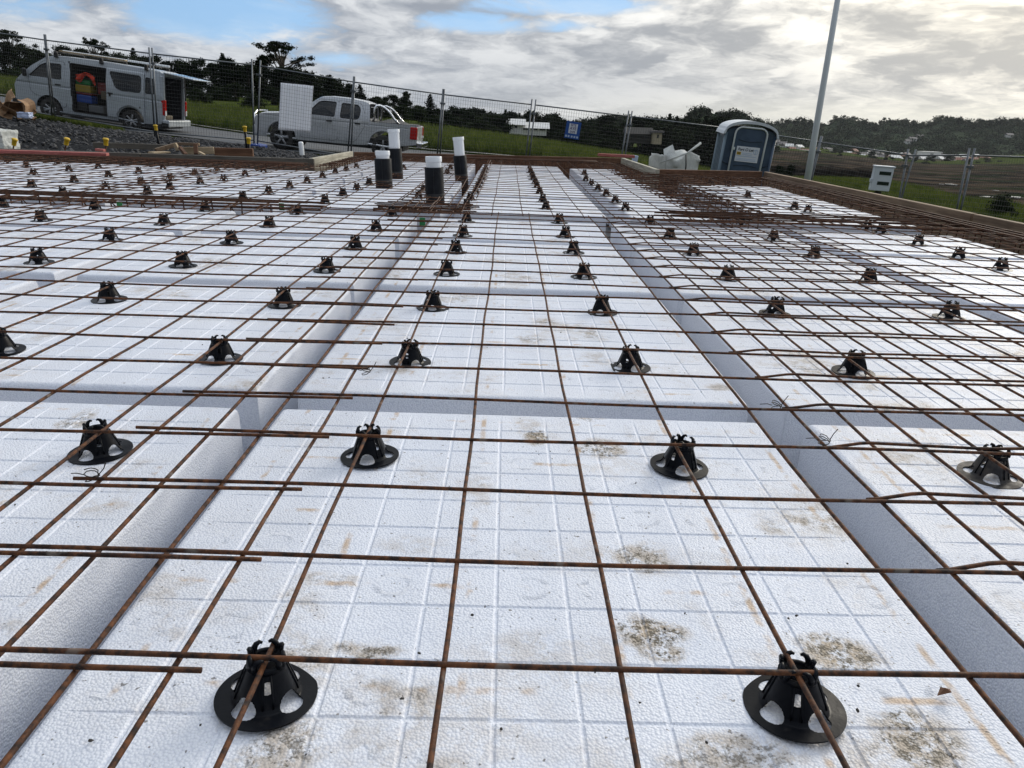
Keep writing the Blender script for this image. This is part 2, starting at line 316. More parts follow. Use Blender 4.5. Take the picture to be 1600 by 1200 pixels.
class MB:
    def __init__(s): s.v = []; s.f = []
    def add(s, V, Fc, mtx=None):
        n = len(s.v)
        if mtx is not None: V = [tuple(mtx @ Vector(q)) for q in V]
        s.v += [tuple(q) for q in V]; s.f += [tuple(i+n for i in f) for f in Fc]; return s
    def box(s, a, b, mtx=None, bev=0.0):
        x0, y0, z0 = a; x1, y1, z1 = b
        if bev <= 0:
            V = [(x0, y0, z0), (x1, y0, z0), (x1, y1, z0), (x0, y1, z0), (x0, y0, z1), (x1, y0, z1), (x1, y1, z1), (x0, y1, z1)]
            return s.add(V, [(3, 2, 1, 0), (4, 5, 6, 7), (0, 1, 5, 4), (1, 2, 6, 5), (2, 3, 7, 6), (3, 0, 4, 7)], mtx)
        bm = bmesh.new(); bmesh.ops.create_cube(bm, size=1)
        for v in bm.verts: v.co = Vector(((x0+x1)/2+v.co.x*(x1-x0), (y0+y1)/2+v.co.y*(y1-y0), (z0+z1)/2+v.co.z*(z1-z0)))
        bmesh.ops.bevel(bm, geom=bm.edges[:], offset=bev, segments=2, affect='EDGES', profile=.5)
        bm.verts.ensure_lookup_table(); V = [v.co[:] for v in bm.verts]; Fc = [[v.index for v in f.verts] for f in bm.faces]; bm.free()
        return s.add(V, Fc, mtx)
    def tube(s, pts, r, n=8, caps=True, mtx=None):
        pts = [np.array(p, float) for p in pts]; V = []; Fc = []; m = len(pts)
        rr = r if hasattr(r, '__len__') else [r]*m
        ref = None
        for i, p in enumerate(pts):
            d = pts[min(i+1, m-1)]-pts[max(i-1, 0)]; d = d/(np.linalg.norm(d)+1e-12)
            if ref is None: ref = np.array([0, 0, 1.]) if abs(d[2]) < .9 else np.array([1., 0, 0])
            a = np.cross(d, ref); a /= np.linalg.norm(a); bb = np.cross(a, d); ref = bb
            for k in range(n):
                t = 2*math.pi*k/n; V.append(p+rr[i]*(math.cos(t)*a+math.sin(t)*bb))
        for i in range(m-1):
            for k in range(n): Fc.append((i*n+k, i*n+(k+1) % n, (i+1)*n+(k+1) % n, (i+1)*n+k))
        if caps: Fc.append(tuple(range(n-1, -1, -1))); Fc.append(tuple((m-1)*n+k for k in range(n)))
        return s.add(V, Fc, mtx)
    def lathe(s, prof, n=24, mtx=None, closed=False):
        V = []; Fc = []; m = len(prof)
        for r, z in prof:
            for k in range(n): t = 2*math.pi*k/n; V.append((r*math.cos(t), r*math.sin(t), z))
        for i in range(m if closed else m-1):
            j = (i+1) % m
            for k in range(n): Fc.append((i*n+k, i*n+(k+1) % n, j*n+(k+1) % n, j*n+k))
        return s.add(V, Fc, mtx)
    def extrude(s, poly, h0, h1, mtx=None, axis='y'):
        n = len(poly)
        if axis == 'y': V = [(x, h0, z) for x, z in poly]+[(x, h1, z) for x, z in poly]
        elif axis == 'z': V = [(x, y, h0) for x, y in poly]+[(x, y, h1) for x, y in poly]
        else: V = [(h0, y, z) for y, z in poly]+[(h1, y, z) for y, z in poly]
        Fc = [tuple(range(n)), tuple(range(2*n-1, n-1, -1))]+[(i, i+n, (i+1) % n+n, (i+1) % n) for i in range(n)]
        return s.add(V, Fc, mtx)
    def out(s, name, material, parent=None, smooth=False): return mesh_obj(name, s.v, s.f, material, parent, smooth)
def np_mesh(name, V, Fq, material, parent=None, smooth=False, k=4):
    V = np.asarray(V, np.float32); Fq = np.asarray(Fq, np.int32)
    me = bpy.data.meshes.new(name); me.vertices.add(len(V)); me.vertices.foreach_set('co', V.ravel())
    me.loops.add(Fq.size); me.loops.foreach_set('vertex_index', Fq.ravel()); me.polygons.add(len(Fq))
    me.polygons.foreach_set('loop_start', np.arange(0, Fq.size, k, dtype=np.int32)); me.polygons.foreach_set('loop_total', np.full(len(Fq), k, np.int32))
    me.materials.append(MATS[material]); me.update(calc_edges=True); me.validate()
    if smooth: me.polygons.foreach_set('use_smooth', np.ones(len(Fq), bool))
    o = bpy.data.objects.new(name, me); COL.objects.link(o)
    if parent is not None: o.parent = parent
    return o
def T3(x, y, z): return Matrix.Translation((float(x), float(y), float(z)))
def RX(a): return Matrix.Rotation(a, 4, 'X')
def RY(a): return Matrix.Rotation(a, 4, 'Y')
def RZ(a): return Matrix.Rotation(a, 4, 'Z')
ORD = ['first', 'second', 'third', 'fourth', 'fifth', 'sixth', 'seventh', 'eighth', 'ninth', 'tenth', 'eleventh', 'twelfth', 'thirteenth', 'fourteenth', 'fifteenth', 'sixteenth', 'seventeenth', 'eighteenth', 'nineteenth', 'twentieth']
def ordn(i): return ORD[i] if i < 20 else ('twenty-'+ORD[i-20] if i < 29 else '%dth' % (i+1))

# ------------------------------------------------------------------ terrain
CTRL = []
for x in (-9, -6, -3, 0, 3, 5):
    for y in (-6, -3, 0, 4, 8): CTRL.append((x, y, -.36))
for x in (-3, 0, 3): CTRL.append((x, 12.5, -.42))
CTRL += [(-7, 11, -.33), (-10, 10, -.3), (-12.6, 20.2, .12), (-9.4, 19.6, -.20), (-7, 20, -.34), (-4.4, 20, -.66), (-1.9, 20, -.86), (.55, 20, -1.02), (3.2, 20, -1.2), (5.9, 20, -1.5), (8, 19, -1.7), (5.3, 16.4, -1.5), (10.5, 18, -1.95), (9, 14, -1.9), (8.6, 9, -1.9), (8.2, 4, -1.9), (8.2, -3, -1.9), (4.1, 9, -.45), (4.1, 5, -.45), (4.1, 1, -.45), (4.1, -3, -.45), (6, 12.5, -1.2), (6, 9, -1.2), (6, 4, -1.2), (6, -2, -1.2),
         (4.5, 14, -.9), (13, 24, -2.1), (14, 18, -2.1), (14, 10, -2.1), (14, 0, -2.1), (19, 35, -2.05), (18.5, 31, -1.95), (18.5, 26, -1.92), (19, 20, -1.95), (19, 10, -2.0), (19, 0, -2.0), (17, 38, -2.1), (22, 38, -3.6), (22, 33, -3.5), (22.5, 26, -3.6), (23, 18, -3.6),
         (-20, 22.5, .75), (-14.75, 23.6, .06), (-12.2, 23.6, -.20), (-7.4, 23.1, -.62), (-4.1, 23.1, -.80), (0, 23.5, -1.1), (4, 23.5, -1.35), (9, 24, -1.9),
         (-20, 30, .80), (-14, 30, .12), (-7, 29, -.55), (-2, 28, -.80), (1.5, 27.5, -1.05), (5, 27.5, -1.3), (9, 28, -1.8),
         (-26, 36, 1.3), (-15, 36, .05), (-9, 34, -.3), (-3, 33, -.6), (1, 32, -.70), (5, 33, -1.1), (9, 35, -1.7), (12, 33, -1.9),
         (-40, 45, 2.4), (-20, 60, 1.5), (-5, 60, 0), (10, 60, -3), (25, 60, -5.5), (34, 34, -6.5), (34, 0, -6),
         (-80, 90, 3), (-30, 110, -1), (5, 110, -5), (35, 120, -8), (70, 110, -12), (80, 40, -12), (60, 200, -13), (0, 230, -8), (25, 240, -8.5), (-100, 220, -3),
         (140, 200, -14), (200, 300, -17), (100, 400, -16), (300, 500, -20), (0, 450, -9), (-150, 500, -5), (150, 700, -21), (400, 700, -23), (650, 700, -22), (-100, 800, -12), (100, 900, -14), (350, 950, -15), (700, 950, -14), (50, 1200, -25), (250, 1250, -28), (500, 1300, -28), (900, 1300, -28), (1100, 900, -20), (-300, 1200, -12),
         (0, 2200, -60), (1500, 1800, -60), (-1200, 1500, -20), (-60, 0, 1), (-50, -40, 0), (0, -60, -.5), (60, -60, -6), (-500, 0, 5), (0, -600, 0), (600, 0, -18), (500, -400, -15), (-500, 600, 8), (0, -3000, 0), (-3000, 0, 5), (3000, 0, -60), (0, 4000, -90)]
CTRL = np.array(CTRL, float)
def umap(x, y):
    x = np.asarray(x, float); y = np.asarray(y, float); dx, dy = x+1.0, y-5.0; r = np.hypot(dx, dy)+1e-9
    l = np.log1p(r/6.0)/r; return np.stack([dx*l, dy*l], -1)
UC = umap(CTRL[:, 0], CTRL[:, 1])
def kern(d): return d
K = kern(np.linalg.norm(UC[:, None]-UC[None], axis=-1)); n_ = len(UC)
A = np.zeros((n_+3, n_+3)); A[:n_, :n_] = K+1e-4*np.eye(n_); A[:n_, n_] = 1; A[:n_, n_+1:] = UC; A[n_, :n_] = 1; A[n_+1:, :n_] = UC.T
WT = np.linalg.solve(A, np.concatenate([CTRL[:, 2], [0, 0, 0]]))
def gz(x, y):
    x = np.atleast_1d(np.asarray(x, float)); y = np.atleast_1d(np.asarray(y, float)); out = np.empty(x.size)
    U = umap(x.ravel(), y.ravel())
    for i in range(0, len(U), 20000):
        d = kern(np.linalg.norm(U[i:i+20000, None]-UC[None], axis=-1)); out[i:i+20000] = d@WT[:n_]+WT[n_]+U[i:i+20000]@WT[n_+1:]
    return out.reshape(x.shape)
def g1(x, y): return float(gz(x, y)[0])
NA, NR = 360, 190
rad = np.concatenate([[0], np.geomspace(.6, 6500, NR)])
th = np.linspace(0, 2*math.pi, NA, endpoint=False)
RR, TH = np.meshgrid(rad, th, indexing='ij')
GX = -1.0+RR*np.sin(TH); GY = 5.0+RR*np.cos(TH); GZ = gz(GX, GY)
rough_amp = np.clip((RR-9)/60, 0, 1)*.0 
GZ += np.where((GX < -2) & (GY > 9) & (GY < 21.5), .05*np.sin(GX*3.1+GY)*np.cos(GY*2.3), 0)
inslab = (GX > -8) & (GX < 3.6) & (GY > -2) & (GY < 12)
GZ = np.where(inslab, np.minimum(GZ, -.33), GZ)
V = np.stack([GX, GY, GZ], -1).reshape(-1, 3)
ii, jj = np.meshgrid(np.arange(NR), np.arange(NA), indexing='ij'); a = ii*NA+jj; b = ii*NA+(jj+1) % NA
Fq = np.stack([a, a+NA, b+NA, b], -1).reshape(-1, 4)
ground = np_mesh('ground', V, Fq, 'ground', smooth=True); ground['kind'] = 'structure'
DD = np.hypot(GX, GY)
def sm(v, a, b): t = np.clip((v-a)/(b-a), 0, 1); return t*t*(3-2*t)
z_gravel = (1-sm(GX, -2.5, .5))*(1-sm(GY, 20.8, 22.3))*sm(GY, 2, 6)*(1-sm(-GX, 30, 40))
z_gravel = np.maximum(z_gravel, inslab*1.0); z_gravel = np.maximum(z_gravel, (1-sm(GX, -10, -2.0))*sm(GY, 20, 21)*(1-sm(GY, 21.8, 22.6)))
z_gravel *= 1-(1-sm(np.abs(GX+13.5), 1.2, 2.5))*(1-sm(np.abs(GY-21.2), .5, 1.3))
ang = np.arctan2(GX, GY)
z_earth = sm(ang, .15, .26)*sm(DD, 28, 60)*(1-sm(DD, 620, 720))*(1-sm(ang, 1.2, 1.5))
ca = ground.data.color_attributes.new('zone', 'FLOAT_COLOR', 'POINT')
ca.data.foreach_set('color', np.stack([z_gravel, z_earth, 0*z_earth, 0*z_earth+1], -1).reshape(-1).astype(np.float32))
# road
def strip(name, xs, y0f, y1f, ny, lift, m):
    V = []; Fc = []
    for x in xs:
        for k in range(ny+1):
            y = y0f(x)+(y1f(x)-y0f(x))*k/ny; V.append((x, y, g1(x, y)+lift))
    for i in range(len(xs)-1):
        for k in range(ny): q = i*(ny+1)+k; Fc.append((q, q+ny+1, q+ny+2, q+1))
    return mesh_obj(name, V, Fc, m, smooth=True)
road = strip('road', np.linspace(-60, 1.6, 120), lambda x: 22.5+.12*math.sin(x), lambda x: 28.6+.0*x, 10, .035, 'asphalt'); road['kind'] = 'structure'
kerb = strip('kerb', np.linspace(-60, 1.6, 120), lambda x: 28.62, lambda x: 28.8, 1, .10, 'concrete'); kerb['kind'] = 'structure'

# ------------------------------------------------------------------ slab: membrane, pods
mem = MB().box((-7.6, -1.6, -.30), (3.38, 10.55, -.285)).out('ground_membrane', 'polythene'); mem['kind'] = 'structure'
ZP = -.055; PH = .215
pod_cache = {}
def pod_mesh(L, W, seed, detail):
    key = (round(L, 3), round(W, 3), seed, detail)
    if key in pod_cache: return pod_cache[key]
    rnd = random.Random(seed); rb = .013
    gaps = lambda S: [k*.1 for k in range(1, int((S-.03)/.1)+1)]
    gx = [g for g in gaps(L)]; gy = [g+ (.004 if i % 2 else -.004) for i, g in enumerate(gaps(W))]
    def coords(S, gs):
        c = {0, .001, .003, .0065, .013, S, S-.001, S-.003, S-.0065, S-.013}
        if detail:
            for g in gs: c |= {g-.0038, g-.0012, g+.0012, g+.0038}
        return sorted(q for q in c if 0 <= q <= S)
    X_, Y_ = coords(L, gx), coords(W, gy)
    ends = {}
    def gro(x, y):
        d = 0
        for i, g in enumerate(gx):
            if abs(x-g) < .0039:
                s = (1-abs(x-g)/.0038)
                e = .03+.06*((i*37+seed*11) % 5)/5
                if e < y < W-e: d = max(d, min(1, s*1.5))
        for i, g in enumerate(gy):
            if abs(y-g) < .0039:
                s = (1-abs(y-g)/.0038)
                e = .03+.06*((i*23+seed*7) % 5)/5
                if e < x < L-e: d = max(d, min(1, s*1.5))
        return d*.0019 if detail else 0
    V = []; Fc = []
    for x in X_:
        for y in Y_:
            ex = min(x, L-x); ey = min(y, W-y); z = 0
            for e in (ex, ey):
                if e < rb: z -= rb-math.sqrt(max(0, rb*rb-(rb-e)**2))
            V.append((x, y, z-gro(x, y)))
    nx, ny = len(X_), len(Y_)
    for i in range(nx-1):
        for j in range(ny-1): q = i*ny+j; Fc.append((q, q+ny, q+ny+1, q+1))
    # walls with a slight draft, rounded vertical corners
    loop = [(i, 0) for i in range(nx)]+[(nx-1, j) for j in range(1, ny)]+[(i, ny-1) for i in range(nx-2, -1, -1)]+[(0, j) for j in range(ny-2, 0, -1)]
    base = len(V)
    for (i, j) in loop: x, y, z = V[i*ny+j]; V.append((x, y, -PH))
    n = len(loop)
    for k in range(n):
        a = loop[k]; b = loop[(k+1) % n]; Fc.append((a[0]*ny+a[1], base+k, base+(k+1) % n, b[0]*ny+b[1]))
    me = bpy.data.meshes.new('pod'); me.from_pydata(V, [], Fc); me.materials.append(MATS['polystyrene'])
    sm_ = []
    for p in me.polygons:
        c = p.center; sm_.append(not (c.z > -.02 and rb < c.x < L-rb and rb < c.y < W-rb))
    me.polygons.foreach_set('use_smooth', sm_); me.update()
    pod_cache[key] = me; return me
pods = []
near_cols = [(-4.04, -2.94), (-2.84, -1.74), (-1.64, -.54), (-.44, .66), (.76, 1.86), (1.96, 3.06)]
near_rows = [(-.23, .87), (.97, 2.07), (2.17, 3.27), (3.37, 4.2)]
for ri, (y0, y1) in enumerate(near_rows):
    for ci, (x0, x1) in enumerate(near_cols):
        if ri == 0 and ci in (0,): continue
        pods.append((x0, y0, x1, y1, ri, ci, 'near'))
far_rows = [(4.6, 5.7), (5.8, 6.9), (7.0, 7.85), (7.95, 9.05), (9.15, 10.25)]
far_cols = [(-6.32, -5.22), (-5.12, -4.02), (-3.92, -2.82), (-2.72, -1.62), (-1.52, -.42), (-.32, .78), (.95, 1.6), (2.02, 3.08)]
for ri, (y0, y1) in enumerate(far_rows):
    for ci, (x0, x1) in enumerate(far_cols):
        if ri >= 3 and (ci < 3 or ci == 7): continue
        if ri >= 3 and ci == 3: x0 = -2.05
        if ri == 4 and ci == 6: y1 = 10.1
        pods.append((x0, y0, x1, y1, ri, ci, 'far'))
colname = {'near': ['x', 'foreground third strip left of centre', 'foreground strip left of centre', 'foreground centre strip', 'foreground strip right of centre', 'foreground strip by the right board'],
           'far': ['leftmost strip', 'second strip from the left', 'third strip from the left', 'fourth strip from the left', 'strip left of the black pipes', 'centre strip', 'narrow strip right of centre', 'strip by the right board']}
colname['near'][0] = 'foreground outermost left strip'
for (x0, y0, x1, y1, ri, ci, zone) in pods:
    jx, jy = random.uniform(-.006, .006), random.uniform(-.006, .006)
    me = pod_mesh(x1-x0, y1-y0, 1+((ri*3+ci) % 3), (zone == 'near' and ri < 4) )
    o = bpy.data.objects.new('polystyrene_pod', me); COL.objects.link(o)
    o.location = (x0+jx, y0+jy, ZP+random.uniform(-.0035, .0)); o.rotation_euler = (random.uniform(-.001, .001), random.uniform(-.0015, .0015), random.uniform(-.003, .003))
    d = '%s row' % ordn(ri) if zone == 'near' else '%s row past the cross beam' % ordn(ri)
    extra = ' with muddy boot marks' if (zone == 'near' and ci == 3 and ri < 2) else ''
    tag(o, 'white polystyrene pod%s, %s, %s' % (extra, colname[zone][ci], d), 'foam pod', 'polystyrene pods under the mesh')
# grit lying on the pods
V = []; Fc = []
ico = bmesh.new(); bmesh.ops.create_icosphere(ico, subdivisions=1, radius=1); ico.verts.ensure_lookup_table()
IV = np.array([v.co[:] for v in ico.verts]); IF = np.array([[v.index for v in f.verts] for f in ico.faces]); ico.free()
def scatter(name, pts, sizes, m):
    N = len(pts); VV = IV[None]*(1+.35*rng.standard_normal((N, len(IV), 1)))*sizes[:, None, None]*np.array([1, 1, .7]); VV = VV+pts[:, None, :]
    FF = IF[None]+(np.arange(N)*len(IV))[:, None, None]
    o = np_mesh(name, VV.reshape(-1, 3), FF.reshape(-1, 3), m, k=3); o['kind'] = 'stuff'; return o
gp = []
for px, py in [(627, 1091), (655, 1020), (738, 961), (630, 1092), (478, 1179), (1340, 1110), (1320, 1095), (1245, 962), (1232, 966), (860, 705), (700, 716), (842, 710), (838, 705), (1070, 958), (313, 1133), (930, 1050), (1105, 1160), (1000, 1098)]:
    gp.append(on(px, py, ZP+.002))
for _ in range(420):
    x0, y0, x1, y1 = pods[random.randrange(len(pods))][:4]
    if y0 > 5: continue
    gp.append((random.uniform(x0+.03, x1-.03), random.uniform(y0+.03, y1-.03), ZP+.001))
gp = np.array(gp); tag(scatter('grit', gp, rng.uniform(.0009, .0024, len(gp)), 'grit'), 'dark crumbs of grit scattered over the white pods', 'grit')
leaf = on(1475, 1083, ZP+.004); lf = MB().add([(-.012, 0, 0), (0, .006, .004), (.013, .002, 0), (.004, -.006, .005), (0, 0, .008)], [(0, 4, 1), (1, 4, 2), (2, 4, 3), (3, 4, 0)], T3(*leaf)@RZ(.4)).out('dry_leaf', 'brown_timber_x')
tag(lf, 'curled brown dry leaf on the white pod near the right chair', 'leaf')

# ------------------------------------------------------------------ reinforcing mesh
# slab outline for clipping bars:
def xlim(y): # left/right inner faces of the formwork at y
    l = -7.5 if y < 8.15 else -2.18
    r = 3.36 if y < 8.75 else 1.80
    return l, r
def ylim(x):
    if x < -2.2: return 8.15
    if x < 1.82: return 10.62+(x+2.2)*.13
    return 8.6
WR = .0033
def bar(parent, name, pts, r=WR, n=6, m='rusty_steel'): return MB().tube(pts, r, n).out(name, m, parent, True)
def sheet(label, x0, x1, y0, y1, ox, oy, n_lo, wl, wr, joggle=False, yo=0, m='rusty_steel', seg=.2, z0=0.0, ymax=None):
    """x bars from ox step .2; wires from y0.. step .2 between wl and wr"""
    s = thing('reinforcing_mesh', (0, 0, 0), label, 'steel mesh', 'sheets of rusty reinforcing mesh')
    for k in range(n_lo):
        x = ox+.2*k; ph = random.uniform(0, 6); yy1 = min(y1, ylim(x)-.03)
        if yy1 < y0+.3: continue
        nseg = max(8, int((yy1-y0)/.12)); pts = []
        ax_, tl = random.uniform(.001, .003), random.uniform(-.0008, .0008)
        for i in range(nseg+1):
            y = y0+(yy1-y0)*i/nseg
            pts.append((x+ax_*math.sin(y*3.3+ph)+tl*y+.0012*math.sin(y*11+ph*2), y, z0-.003+.0022*math.sin(y*5.1+ph)))
        bar(s, 'bar', pts, n=8 if y0 < 2 else 6, m=m)
    k = 0; y = oy
    while y < y1-.01:
        l, r = xlim(y); a, b = max(wl, l+.03), min(wr, r-.03); ph = random.uniform(0, 6)
        a += random.uniform(-.004, .004); b += random.uniform(-.004, .004)
        if b-a > .3:
            nseg = max(8, int((b-a)/.12)); pts = []; sk = random.uniform(-.0012, .0012)
            for i in range(nseg+1):
                x = a+(b-a)*i/nseg; yy = y+.0022*math.sin(x*3.7+ph)+sk*(x-(a+b)/2); z = z0+.0035+.0018*math.sin(x*4.9+ph)
                if joggle:
                    t = min(1, max(0, (x-a-.02)/.07)); t = t*t*(3-2*t); z += .008*t; yy += -.005
                pts.append((x, yy, z))
            if joggle:
                pts = [(a+.02*i, y-.016+.014*(min(1, max(0, (.02*i-.01)/.08)))-.006*min(1, max(0, (.02*i-.1)/.2)), z0+.0035+.007*min(1, max(0, (.02*i-.01)/.08))-.002*min(1, max(0, (.02*i-.1)/.2))) for i in range(18)]+[p for p in pts if p[0] > a+.37]
            bar(s, 'cross_bar', pts, n=8 if y < 1.5 else 6, m=m)
        y += .2
    return s
sheet('mesh sheet over the centre foreground pods, carrying the two nearest chairs', 0, 0, -.66, 4.17, -.6, -.6, 13, -.635, 1.88)
sheet('mesh sheet to the left of the foreground, lapped over the left trench', 0, 0, -.66, 4.15, -2.697, -.617, 13, -2.76, -.266)
sheet('right foreground mesh sheet with bent wire ends over the right trench', 0, 0, -.66, 4.2, .70, -.58, 14, .675, 3.33, joggle=True)
sheet('mesh sheet at the far left edge of the foreground band', 0, 0, -.66, 4.15, -5.0, -.6, 13, -5.06, -2.57)
sheet('mesh sheet beyond the cross beam under the black pipes and centre strip', 0, 0, 4.0, 11.1, -.64, 4.03, 12, -.70, 1.64, z0=.002)
sheet('mesh sheet beyond the cross beam left of the black pipes', 0, 0, 3.98, 10.9, -2.93, 4.06, 13, -2.98, -.44, z0=.002)
sheet('mesh sheet beyond the cross beam at the far left, below the pink timber', 0, 0, 3.97, 8.2, -5.25, 4.02, 13, -5.3, -2.7, z0=.002)
sheet('mesh sheet in the far left corner of the slab', 0, 0, 3.97, 8.2, -7.4, 4.05, 12, -7.45, -5.0, z0=.002)
sheet('mesh sheet beyond the cross beam at the right beside the formwork board', 0, 0, 4.05, 10.9, 1.42, 4.08, 10, 1.36, 3.34, z0=.002)

# beam cages in the trenches
def cage(label, p0, p1, wdt, z1=-.012, h=.2, step=.15, nb=3, extra=0):
    p0 = np.array(p0, float); p1 = np.array(p1, float); d = p1-p0; L = np.linalg.norm(d); d /= L; nrm = np.array([-d[1], d[0]])
    s = thing('beam_cage', (p0[0], p0[1], z1), label, 'steel cage', 'rusty beam cages in the trenches', rot=(0, 0, math.atan2(d[1], d[0])))
    for zz in (0, -h):
        for i in range(nb):
            o = wdt*(i/(nb-1)-.5); ph = random.uniform(0, 6)
            bar(s, 'bar', [(L*k/12, o+.006*math.sin(k+ph), zz+.004*math.sin(k*.7+ph)) for k in range(13)], r=.0065, n=6, m='dark_rusty_steel')
    w2 = wdt/2+.008
    first = None; n = int(L/step)
    for k in range(n):
        x = (k+.5)*step
        if first is None:
            first = MB().tube([(0, -w2, .008), (0, w2, .008), (0, w2, -h-.008), (0, -w2, -h-.008), (0, -w2, .008), (0, -w2+.05, -.03)], .005, 5).out('stirrup', 'dark_rusty_steel', s); o = first
        else: o = first.copy(); COL.objects.link(o); o.parent = s
        o.location = (x, 0, 0); o.rotation_euler = (random.uniform(-.04, .04), random.uniform(-.06, .06), random.uniform(-.06, .06))
    return s
cage('rusty beam cage along the right formwork board', (3.24, .0), (3.24, 8.5), .16, nb=2, step=.2, z1=-.03)
cage('rusty beam cage along the far board in front of the grass', (-2.0, 10.5), (1.65, 10.9), .24)
cage('rusty beam cage along the far left board and pink timber', (-7.3, 8.0), (-2.3, 8.0), .18)
cage('rusty beam cage along the pale board beside the ute', (-2.1, 8.1), (-2.1, 10.3), .12)
cage('rusty beam cage behind the white bulk bag board', (1.7, 8.7), (1.7, 10.8), .12)
cage('rusty beam cage along the board in front of the toilet', (1.95, 8.45), (3.3, 8.5), .18)
cage('rusty beam cage in the wide trench right of centre', (1.81, 4.7), (1.81, 8.4), .26, nb=3, step=.2)
cage('rusty beam cage across the slab left of the pipes', (-7.3, 4.38), (-1.2, 4.38), .18, nb=2, z1=-.04, step=.2)
cage('rusty beam cage across the slab at the foot of the front pipe', (-.85, 4.40), (-.25, 4.40), .20, nb=3, step=.1, z1=-.03)
cage('rusty beam cage across the slab right of centre', (1.1, 4.40), (3.3, 4.40), .20, nb=2, z1=-.03)
# loose trimmer bars lapped over the beams
tb = thing('trimmer_bars', (0, 0, 0), 'extra rusty bars laid across the wide right trench', 'steel bars')
for k in range(13):
    y = 4.85+k*.29; xa = 1.32+random.uniform(-.03, .03); bar(tb, 'bar', [(xa, y, .012), (1.8, y+.004, .008), (2.15+random.uniform(-.05, .05), y+random.uniform(-.01, .01), .012)], r=.005, n=5, m='dark_rusty_steel')
tb = thing('trimmer_bars', (0, 0, 0), 'extra rusty bars lying lengthwise beside the front black pipe', 'steel bars')
for k, (x, ya, yb) in enumerate([(-.62, 4.2, 5.4), (-.56, 4.1, 5.9), (-.34, 4.3, 6.8), (-.28, 4.2, 7.0), (-.20, 4.7, 10.2), (-.17, 4.9, 9.6), (-.70, 4.6, 6.4), (-.45, 4.1, 4.9)]):
    bar(tb, 'bar', [(x+(.004*math.sin(i+k)), ya+(yb-ya)*i/10, .010+.001*math.sin(i*1.7)) for i in range(11)], r=.0045, n=5, m='dark_rusty_steel')
for k in range(6):
    y = 4.25+k*.085; bar(tb, 'bar', [(-.85+random.uniform(-.05, .05), y, -.012), (-.5, y+.003, -.014), (-.15+random.uniform(-.08, .08), y, -.012)], r=.0045, n=5, m='dark_rusty_steel')
tb = thing('trimmer_bars', (0, 0, 0), 'extra rusty bars lying across the cross beam at the left', 'steel bars')
for k in range(3):
    y = 4.14+k*.07; xa = -6.5+random.uniform(-.5, .5); bar(tb, 'bar', [(xa+i*.53, y+.012*math.sin(i*.9+k), .013+.003*math.sin(i*2.1+k)) for i in range(11)], r=.0055, n=5, m='dark_rusty_steel')
tb = thing('trimmer_bars', (0, 0, 0), 'extra rusty bars lying across the cross beam at the right', 'steel bars')
for k in range(4):
    y = 4.2+k*.09; bar(tb, 'bar', [(1.15+random.uniform(-.1, .1)+i*.23, y+.012*math.sin(i*.9+k), .014+.003*math.sin(i*2.1+k)) for i in range(9)], r=.0055, n=5, m='dark_rusty_steel')
tb = thing('trimmer_bars', (0, 0, 0), 'bundle of long rusty bars along the inside of the right board', 'steel bars')
for k in range(3):
    x = 3.14+k*.08; bar(tb, 'bar', [(x+.012*math.sin(i*.8+k), .6+i*.78, .012+.003*math.sin(i*1.7+k)) for i in range(11)], r=.0055, n=5, m='dark_rusty_steel')
tb = thing('trimmer_bars', (0, 0, 0), 'bundle of long rusty bars along the inside of the far left board', 'steel bars')
for k in range(7):
    y = 7.88+k*.04; bar(tb, 'bar', [(-7.2+.49*i, y+.012*math.sin(i*.8+k), .012+.003*math.sin(i*1.7+k)) for i in range(11)], r=.0055, n=5, m='dark_rusty_steel')
tb = thing('trimmer_bars', (0, 0, 0), 'bundle of long rusty bars along the inside of the far board', 'steel bars')
for k in range(8):
    y = 10.25+k*.05; bar(tb, 'bar', [(-2.0+.38*i, y+.047*i+.012*math.sin(i*.8+k), .012+.003*math.sin(i*1.7+k)) for i in range(10)], r=.0055, n=5, m='dark_rusty_steel')
# tie wires
def tie(px, py, label):
    c = on(px, py, .003); t = thing('tie_wire', c, label, 'tie wire', 'twists of tie wire on the mesh')
    mb = MB(); pts = []
    for k in range(30):
        a = k/29*5*math.pi; pts.append((.011*math.cos(a)*(1 if k % 2 else .8), .011*math.sin(a), .008*math.sin(a*.5)+.001*k*.2))
    mb.tube(pts, .0009, 5); mb.tube([(.01, 0, .004), (.018, .006, .014), (.024, .004, .026)], .0009, 5); mb.tube([(-.01, 0, .004), (-.022, -.002, .008), (-.036, .004, .004)], .0009, 5)
    mb.out('loop', 'black_wire', t, True)
tie(144, 746, 'black tie wire tail sticking up where two sheets lap left of the nearest left chair'); tie(1288, 690, 'black tie wire knot at the bent wire end above the right trench')
tie(1213, 636, 'black tie wire knot further up the right trench'); tie(572, 582, 'black tie wire with loose tails near the left trench lap')

